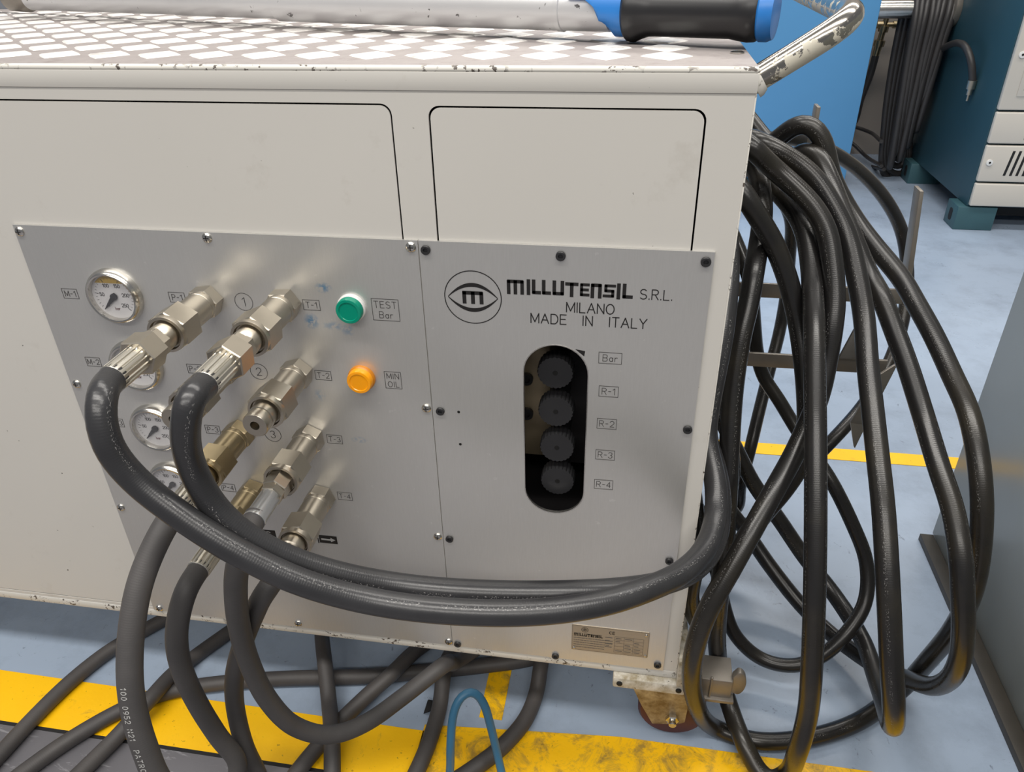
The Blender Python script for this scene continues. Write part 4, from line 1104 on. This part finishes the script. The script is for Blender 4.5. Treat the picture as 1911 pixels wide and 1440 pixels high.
coil([(SIDE, .56, .78), (0.1980, 0.4600, 0.6529), (0.2155, 0.4500, 0.5772), (0.2274, 0.4450, 0.5221), (0.2449, 0.4350, 0.4762), (0.2721, 0.4200, 0.4434), (0.3039, 0.4000, 0.4016), (0.3310, 0.3700, 0.3711), (0.3618, 0.3350, 0.3425), (0.4089, 0.2950, 0.2710), (0.4376, 0.2650, 0.2122), (0.4379, 0.2250, 0.1556), (0.4038, 0.1850, 0.1116), (0.3660, 0.1650, 0.0753), (0.3235, 0.1550, 0.0575), (0.2726, 0.1650, 0.0532), (0.2229, 0.1800, 0.0900), (0.1973, 0.2000, 0.1453), (0.1794, 0.2250, 0.2025), (0.1528, 0.2600, 0.2427), (SIDE, .36, .34)],
     'slimmer black hose forming the small low loop inside the coil', .0122)
coil([(SIDE + .012, .66, .74), (0.1623, 0.5700, 0.8243), (0.1966, 0.5600, 0.8581), (0.2467, 0.5900, 0.8601), (0.2885, 0.6150, 0.8452), (0.3354, 0.6450, 0.8242), (0.4023, 0.6900, 0.7795), (0.4734, 0.7300, 0.7130), (0.5228, 0.7500, 0.6435), (0.5414, 0.7300, 0.5799), (0.5410, 0.6900, 0.5277), (0.5312, 0.6500, 0.4733), (0.5061, 0.6000, 0.4225), (0.4596, 0.5400, 0.3665), (0.3930, 0.4750, 0.3127), (0.3484, 0.4650, 0.2446), (0.3071, 0.4550, 0.1736), (0.2785, 0.4550, 0.1165), (SIDE + .06, .48, .12), (SIDE + .02, .54, .05)],
     'thin dark hose curving around the back right of the coil', .0125)
coil([(SIDE + .02, .74, .86), (0.2675, 0.6600, 0.7322), (0.2892, 0.6600, 0.6937), (0.2997, 0.6700, 0.6262), (0.3050, 0.6600, 0.5343), (0.2985, 0.6300, 0.4639), (0.2846, 0.5900, 0.4060), (0.2688, 0.5400, 0.3392), (0.2536, 0.4900, 0.2693), (0.2459, 0.4800, 0.1951), (0.2475, 0.4900, 0.1235), (SIDE + .055, .52, .06), (SIDE + .03, .57, .02)],
     'thin olive-grey hose slanting down behind the left of the coil', .0120)
coil([(SIDE, .70, .72), (0.1698, 0.4800, 0.6632), (0.1696, 0.4600, 0.6010), (0.1735, 0.4400, 0.5266), (0.1774, 0.4200, 0.4438), (0.1913, 0.3900, 0.3888), (0.2052, 0.3600, 0.3338), (0.2062, 0.3600, 0.2657), (SIDE + .045, .385, .18), (SIDE + .03, .42, .10)],
     'black hose close behind the right edge of the machine', .0120)

# ================================================================== torque wrench on the tread plate
A0, A1 = V(-1.06, .520, ZT + .0320), V(.135, .1335, ZT + .0350)
ax = (A1 - A0).normalized()
LEN = (A1 - A0).length
wr_ = empty('torque_wrench', (A0 + A1) / 2 - V(0, 0, .026), 'long silver torque wrench with blue and black grip lying on the tread plate', 'wrench')
def along(u_):
    d_ = V((-0.1319, 0.1771, 1.0800)) - A0
    return A0 + ax * u_
def seg(name, prof, mat, parent, n=36):
    return obj(name, MB().lathe(A0, ax, prof, n), mat, parent)
# distances measured from the head end
g0 = LEN - .168
GB = g0 - .034
seg('shaft', [(.00, .0185), (.35, .0190), (.352, .0200), (.56, .0205), (.562, .0235), (GB - .050, .0240)], 'silver_tube', wr_)
seg('collar', [(GB - .052, .0250), (GB - .046, .0252), (GB - .045, .0238), (GB + .014, .0236)], 'silver_tube', wr_)
m_ = MB().lathe(A0, ax, [(-.06, .010), (-.055, .021), (-.012, .022), (.0, .0186)], 24)
obj('ratchet_head', m_, 'bracket_steel', wr_)
# blue scale housing with its slanted nose
side_v = ax.cross(V(0, 0, 1)).normalized(); upv = side_v.cross(ax)
m_ = MB()
N = 36
secs = [(-.034, .50, 1), (-.012, .46, 1), (.000, .20, 1), (.008, -.35, 1.0), (.022, -1.1, 1.04), (.036, -1.1, 1.04)]
vs, fs = [], []
for t_, cut, sc_ in secs:
    c_ = A0 + ax * (GB + t_)
    for i in range(N):
        a = 2 * math.pi * i / N
        rr = .0285
        y_, z_ = math.cos(a), math.sin(a)
        z_ = max(z_, cut)
        lim = math.sqrt(max(0.0, 1 - min(1, z_ * z_))) if z_ > cut - 1e-6 and cut > -1 else 1
        if cut > -1 and z_ <= cut + 1e-6:
            y_ = max(-lim, min(lim, y_ * 1.0)) if abs(y_) > lim else y_
        vs.append(c_ + side_v * (y_ * rr) + upv * (z_ * rr))
for k in range(len(secs) - 1):
    for i in range(N):
        fs.append((k * N + i, k * N + (i + 1) % N, (k + 1) * N + (i + 1) % N, (k + 1) * N + i))
fs += [tuple(range(N)), tuple((len(secs) - 1) * N + i for i in range(N))]
obj('scale_housing', m_.add(vs, fs), 'tool_blue', wr_, smooth=50)
gp = [(0, .0300), (.004, .0330), (.014, .0335), (.024, .0300), (.036, .0272), (.046, .0268), (.160, .0268), (.172, .0285), (.186, .0298), (.196, .0292), (.200, .0275)]
gr = obj('grip', MB().lathe(A0, ax, [(g0 + t_ * .75, r_) for t_, r_ in gp], 40), 'tool_black', wr_)
m_ = MB()
for a in (58, 44):
    dv = (side_v * math.cos(R(a)) + upv * math.sin(R(a)))
    sv = ax.cross(dv)
    p0, p1 = A0 + ax * (g0 + .035) + dv * .0266, A0 + ax * (g0 + .108) + dv * .0266
    m_.hexa([p0 - sv * .0008, p0 + sv * .0008, p0 + sv * .0008 + dv * .0006, p0 - sv * .0008 + dv * .0006], [p1 - sv * .0008, p1 + sv * .0008, p1 + sv * .0008 + dv * .0006, p1 - sv * .0008 + dv * .0006])
obj('grip_line', m_, 'light_print', gr, smooth=0)
seg('end_cap', [(g0 + .149, .0262), (g0 + .152, .0288), (g0 + .160, .0288), (g0 + .166, .0262), (g0 + .167, .020)], 'tool_blue', wr_)

# ================================================================== background
# blue cabinet
qc = (1.0532, 3.3399, 0.0000)
bx1, by0 = qc[0], qc[1]
bc = empty('blue_cabinet', (bx1 - .9, by0 + .35, 0), 'tall light blue sheet metal cabinet behind the machine', 'cabinet')
obj('body', MB().box(bx1 - 1.8, bx1, by0, by0 + .30, .04, 1.9), 'blue_paint', bc, bevel=.006)
obj('plinth', MB().box(bx1 - 1.78, bx1 - .02, by0 + .02, by0 + .28, 0, .04), 'teal_paint', bc)
# teal cabinet with beige front panels
q = (1.3916, 2.7256, 0.0000)
tx, ty = q[0], q[1]
fh = .103
tc = empty('machine_cabinet', (tx + .7, ty + .45, 0), 'dark teal machine cabinet with beige front panels standing on teal feet', 'cabinet')
fx = tx + .034
obj('body', MB().box(fx, fx + 1.3, ty + .012, ty + .95, fh, 1.7), 'teal_paint', tc, bevel=.004)
for a, b in ((ty, ty + .13), (ty + .72, ty + .85)):
    m_ = MB().box(tx, tx + .16, a, b, 0, fh)
    f_ = obj('foot', m_, 'teal_foot', tc, bevel=.003)
    m2 = MB().prism(rrect(a + .05, a + .085, .025, .078, .012), 'x', tx - .0015, tx + .001)
    obj('fork_slot', m2, 'vent_black', f_)
    obj('foot', MB().box(tx + 1.1, tx + 1.26, a, b, 0, fh), 'teal_foot', tc, bevel=.003)
obj('underside_beam', MB().box(tx + .16, tx + 1.1, ty + .10, ty + .14, .04, fh), 'vent_black', tc)
zs = ((1.5333, 2.7500, 0.0992), (1.5009, 2.7500, 0.2138), (1.4558, 2.7500, 0.3734), (1.4180, 2.7500, 0.5069))
pz = [fh + .004, zs[1][2], zs[2][2], zs[3][2], 1.68]
for k in range(4):
    z0_, z1_ = pz[k] + .004, pz[k + 1] - .004
    pn = obj('front_panel', MB().box(fx + .004, fx + 1.296, ty - .012, ty + .012, z0_, z1_), 'front_beige', tc, bevel=.006, seg=3)
    if k == 1:
        for i in range(16):
            sx = (1.5232, 2.7500, 0.2990)[0] + i * .0245
            h_ = (z1_ - z0_) * .34
            zc_ = (z0_ + z1_) / 2 + .004
            obj('vent_slot', MB().hexa([(sx, ty - .0128, zc_ - h_), (sx + .010, ty - .0128, zc_ - h_), (sx + .010, ty - .0118, zc_ - h_), (sx, ty - .0118, zc_ - h_)],
                [(sx + .012, ty - .0128, zc_ + h_), (sx + .022, ty - .0128, zc_ + h_), (sx + .022, ty - .0118, zc_ + h_), (sx + .012, ty - .0118, zc_ + h_)]), 'vent_black', pn)
    if k == 3:
        q_ = (1.5016, 2.7500, 0.5891)
        obj('recess_frame', MB().box(q_[0] - .02, q_[0] + .5, ty - .016, ty - .011, q_[2] - .025, q_[2] + .5), 'front_beige', pn, bevel=.003)
        obj('recess', MB().box(q_[0], q_[0] + .46, ty - .0172, ty - .0155, q_[2], q_[2] + .012), 'vent_black', pn)
        obj('display_sheet', MB().box(q_[0] + .004, q_[0] + .46, ty - .0166, ty - .0155, q_[2] + .014, q_[2] + .4), 'white_plastic', pn)
    if k == 2:
        q_ = (1.5727, 2.7500, 0.4062)
        obj('catch', MB().box(q_[0] - .012, q_[0] + .08, ty - .014, ty - .011, q_[2] - .01, q_[2] + .004), 'vent_black', pn)
sc_me = mesh_of('panel_screw', MB().lathe((0, 0, 0), (0, -1, 0), [(0, .013), (.005, .013), (.006, .006)], 16), 'white_plastic')
sr_me = mesh_of('screw_recess', MB().lathe((0, -.006, 0), (0, -1, 0), [(0, .005), (.0006, .005)], 6), 'bore_black')
for q_ in ((1.4584, 2.7400, 0.7209), (1.4562, 2.7400, 0.3000)):
    o = place('panel_screw', sc_me, (q_[0], ty - .012, q_[2]), tc)
    place('screw_recess', sr_me, (q_[0], ty - .012, q_[2]), o)
# rack pipe between the two cabinets with hoses hung over it
q0, q1 = (1.0914, 3.4700, 0.8236), (1.4626, 3.4700, 0.7918)
py_, pz_ = 3.47, q0[2]
q0, q1 = (bx1, 0, pz_), (fx, 0, pz_)
rk = empty('hose_rack', (q0[0] + .2, py_, pz_), 'grey steel pipe spanning from the blue cabinet to the teal cabinet', 'rack')
obj('pipe', MB().lathe((q0[0], py_, pz_), (1, 0, 0), [(0, .042), (q1[0] - q0[0], .042)], 28), 'bright_steel', rk)
obj('end_flange', MB().lathe((q1[0] - .03, py_, pz_), (1, 0, 0), [(0, .074), (.004, .080), (.026, .080), (.030, .078)], 32), 'bracket_steel', rk)
obj('end_flange', MB().lathe((q0[0], py_, pz_), (1, 0, 0), [(0, .066), (.010, .066)], 32), 'bracket_steel', rk)
def hang(x_top, spread, zb, xb, yb, r, ph):
    """closed loop over the pipe"""
    pts = []
    for i in range(17):
        a = 2 * math.pi * i / 16
        f = (1 - math.cos(a)) / 2          # 0 at top, 1 at bottom
        z_ = pz_ + .042 + r - f * (pz_ + .042 - zb)
        y_ = py_ + (.042 + r) * math.sin(a) * (1.35 if f < .3 else 1.0) + yb * f
        x_ = x_top + (xb - x_top) * f + spread * math.sin(a)
        pts.append((x_, y_, z_))
    return pts
xa = q0[0]
cl = empty('hose_coil', (xa + .16, py_, .2), 'thick bundle of dark hose hung in long loops over the grey pipe', 'hose')
for k in range(8):
    xt = ((1.240, 3.430, 0.830), (1.265, 3.430, 0.830), (1.290, 3.430, 0.830), (1.314, 3.430, 0.830), (1.339, 3.430, 0.830), (1.364, 3.430, 0.830), (1.388, 3.430, 0.830), (1.413, 3.430, 0.829))[k][0]
    xb = ((1.297, 3.450, 0.088), (1.309, 3.450, 0.088), (1.321, 3.450, 0.088), (1.333, 3.450, 0.088), (1.345, 3.450, 0.089), (1.356, 3.450, 0.089), (1.368, 3.450, 0.089), (1.380, 3.450, 0.090))[k][0]
    zb = (.05, .12, .20, .09, .27, .16, .33, .24)[k]
    mb = MB(); mb.tube(spline(hang(xt, .012 + .006 * (k % 3), zb, xb, 0, .0165, k), .02), .0165, 14)
    obj('loop', mb, 'far_hose', cl, smooth=60)
q_ = (1.2948, 3.1500, 0.6861)
mb = MB(); mb.tube(spline([(1.3922, 3.4400, 0.6505), (1.3855, 3.3200, 0.6837), (1.3697, 3.1800, 0.7090), (1.3650, 3.0600, 0.7079), (1.3775, 3.0100, 0.6735), (1.3965, 3.0000, 0.6233), (1.4095, 3.0000, 0.5753)], .02), .0150, 12)
obj('free_end', mb, 'far_hose', cl, smooth=60)
q_ = (1.4083, 3.0000, 0.5797)
obj('brass_plug', MB().lathe(q_, (0, 0, -1), [(0, .019), (.035, .019), (.036, .012), (.06, .012), (.062, .006), (.085, .006)], 12), 'nickel', cl)
cl2 = empty('hose_coil', (xa + .04, py_ + .06, .2), 'darker hose bundle hanging behind against the beige wall', 'hose')
for k in range(4):
    pth = [((1.264, 3.520, 0.872), (1.245, 3.520, 0.872), (1.226, 3.520, 0.872), (1.207, 3.520, 0.872), (1.187, 3.520, 0.872), (1.168, 3.520, 0.872), (1.148, 3.520, 0.872), (1.129, 3.520, 0.873))[k], ((1.281, 3.550, 0.715), (1.259, 3.550, 0.715), (1.236, 3.550, 0.715), (1.214, 3.550, 0.715), (1.192, 3.550, 0.715), (1.169, 3.550, 0.715), (1.147, 3.550, 0.715), (1.124, 3.550, 0.715))[k], ((1.285, 3.560, 0.516), (1.264, 3.560, 0.516), (1.244, 3.560, 0.516), (1.224, 3.560, 0.516), (1.203, 3.560, 0.515), (1.183, 3.560, 0.515), (1.162, 3.560, 0.515), (1.141, 3.560, 0.515))[k], ((1.301, 3.570, 0.252), (1.285, 3.570, 0.251), (1.269, 3.570, 0.251), (1.253, 3.570, 0.251), (1.238, 3.570, 0.251), (1.222, 3.570, 0.250), (1.206, 3.570, 0.250), (1.190, 3.570, 0.250))[k], ((1.319, 3.580, 0.111), (1.316, 3.580, 0.077), (1.313, 3.580, 0.043), (1.309, 3.580, 0.008), (1.306, 3.580, -0.027), (1.303, 3.580, -0.063), (1.299, 3.580, -0.098), (1.296, 3.580, -0.134))[k], ((1.377, 3.600, 0.090), (1.392, 3.600, 0.051), (1.407, 3.600, 0.011), (1.421, 3.600, -0.030), (1.436, 3.600, -0.070), (1.452, 3.600, -0.112), (1.467, 3.600, -0.153), (1.482, 3.600, -0.195))[k], ((1.365, 3.600, 0.260), (1.373, 3.600, 0.260), (1.381, 3.600, 0.260), (1.389, 3.600, 0.260), (1.397, 3.600, 0.260), (1.405, 3.600, 0.261), (1.413, 3.600, 0.261), (1.420, 3.600, 0.261))[k], (1.3298, 3.5800, 0.5637), (1.2847, 3.5400, 0.8700)]
    mb = MB(); mb.tube(spline(pth, .02), .0165, 12)
    obj('loop', mb, 'far_hose', cl2, smooth=60)
# gas fitting with its hose beside the blue cabinet
g = empty('gas_hose', (1.2332, 3.8500, 0.5256), 'old brass tee fitting with a dark hose beside the blue cabinet', 'hose')
q_ = (1.2092, 3.8500, 0.7346)
m_ = MB().lathe((1.2232, 3.8500, 0.7548), V((1.2077, 3.8500, 0.5682)) - V((1.2232, 3.8500, 0.7548)), [(0, .014), (.04, .014), (.041, .026), (.07, .026), (.071, .016), (.11, .016), (.111, .028), (.14, .028), (.141, .020), (.19, .018)], 12)
m_.lathe((1.1805, 3.8500, 0.7194), (1, 0, 0), [(0, .018), (.03, .018), (.031, .012), (.08, .012), (.081, .018), (.11, .018)], 12)
obj('tee_fitting', m_, 'old_brass', g)
mb = MB(); mb.tube(spline([(1.2077, 3.8500, 0.5682), (1.2009, 3.8500, 0.4715), (1.1795, 3.8600, 0.3451), (1.1625, 3.8800, 0.1975), (q0[0] - .25, 3.95, .3), (q0[0] - .35, 4.0, .02)], .02), .019, 12)
obj('tail', mb, 'far_hose', g, smooth=60)
for k, (a, b, c_) in enumerate((((1600,238),(1622,246),(1640,262)), ((1592,268),(1612,288),(1640,306)), ((1590,300),(1615,306),(1645,312)))):
    path_ = ((1.1184, 4.0550, 0.1810), (1.2243, 3.9800, 0.1683), (1.2718, 3.9000, 0.1626), (1.2345, 3.5000, 0.2007)) if k == 0 else (((1.1312, 4.0550, 0.1140), (1.2190, 3.9800, 0.0774), (1.2692, 3.9000, 0.0366), (1.2622, 3.5000, 0.0738)) if k == 1 else ((1.1585, 4.0550, -0.0293), (1.2269, 3.9800, -0.0214), (1.2906, 3.9000, -0.0241), (1.2792, 3.5000, 0.0573)))
    mb = MB(); mb.tube(spline(path_, .02), .010, 10)
    o = obj('cable', mb, 'far_hose', None, smooth=60)
    tag(o, ('upper', 'middle', 'lowest')[k] + ' thin black cable sagging in front of the beige wall', 'cable', 'thin cables by the wall')
# grey cabinet at the right edge
q = (0.6715, 0.5875, 0.0000)
gy = .605
gc = empty('grey_cabinet', (1.2, -.3, 0), 'plain grey sheet metal cabinet at the right edge with a dark foot strip', 'cabinet')
obj('body', MB().box(.692, 1.7, -1.2, gy, .012, 1.25), 'grey_paint', gc, bevel=.004)
obj('foot_strip', MB().box(.664, .692, -1.2, gy - .01, 0, .016), 'dark_strip', gc, bevel=.001)
# small black rubber scrap under the machine edge
o = obj('rubber_scrap', MB().hexa([(-0.3099, 0.0053, 0.0010), (-0.2967, 0.0137, 0.0010), (-0.2959, 0.0335, 0.0010), (-0.3096, 0.0337, 0.0010)], [(-0.3066, -0.0001, 0.0120), (-0.2944, 0.0081, 0.0120), (-0.2943, 0.0266, 0.0120), (-0.3061, 0.0271, 0.0120)]), 'vent_black', None, bevel=.001)
tag(o, 'small black rubber scrap on the floor by the grey hose', 'scrap')
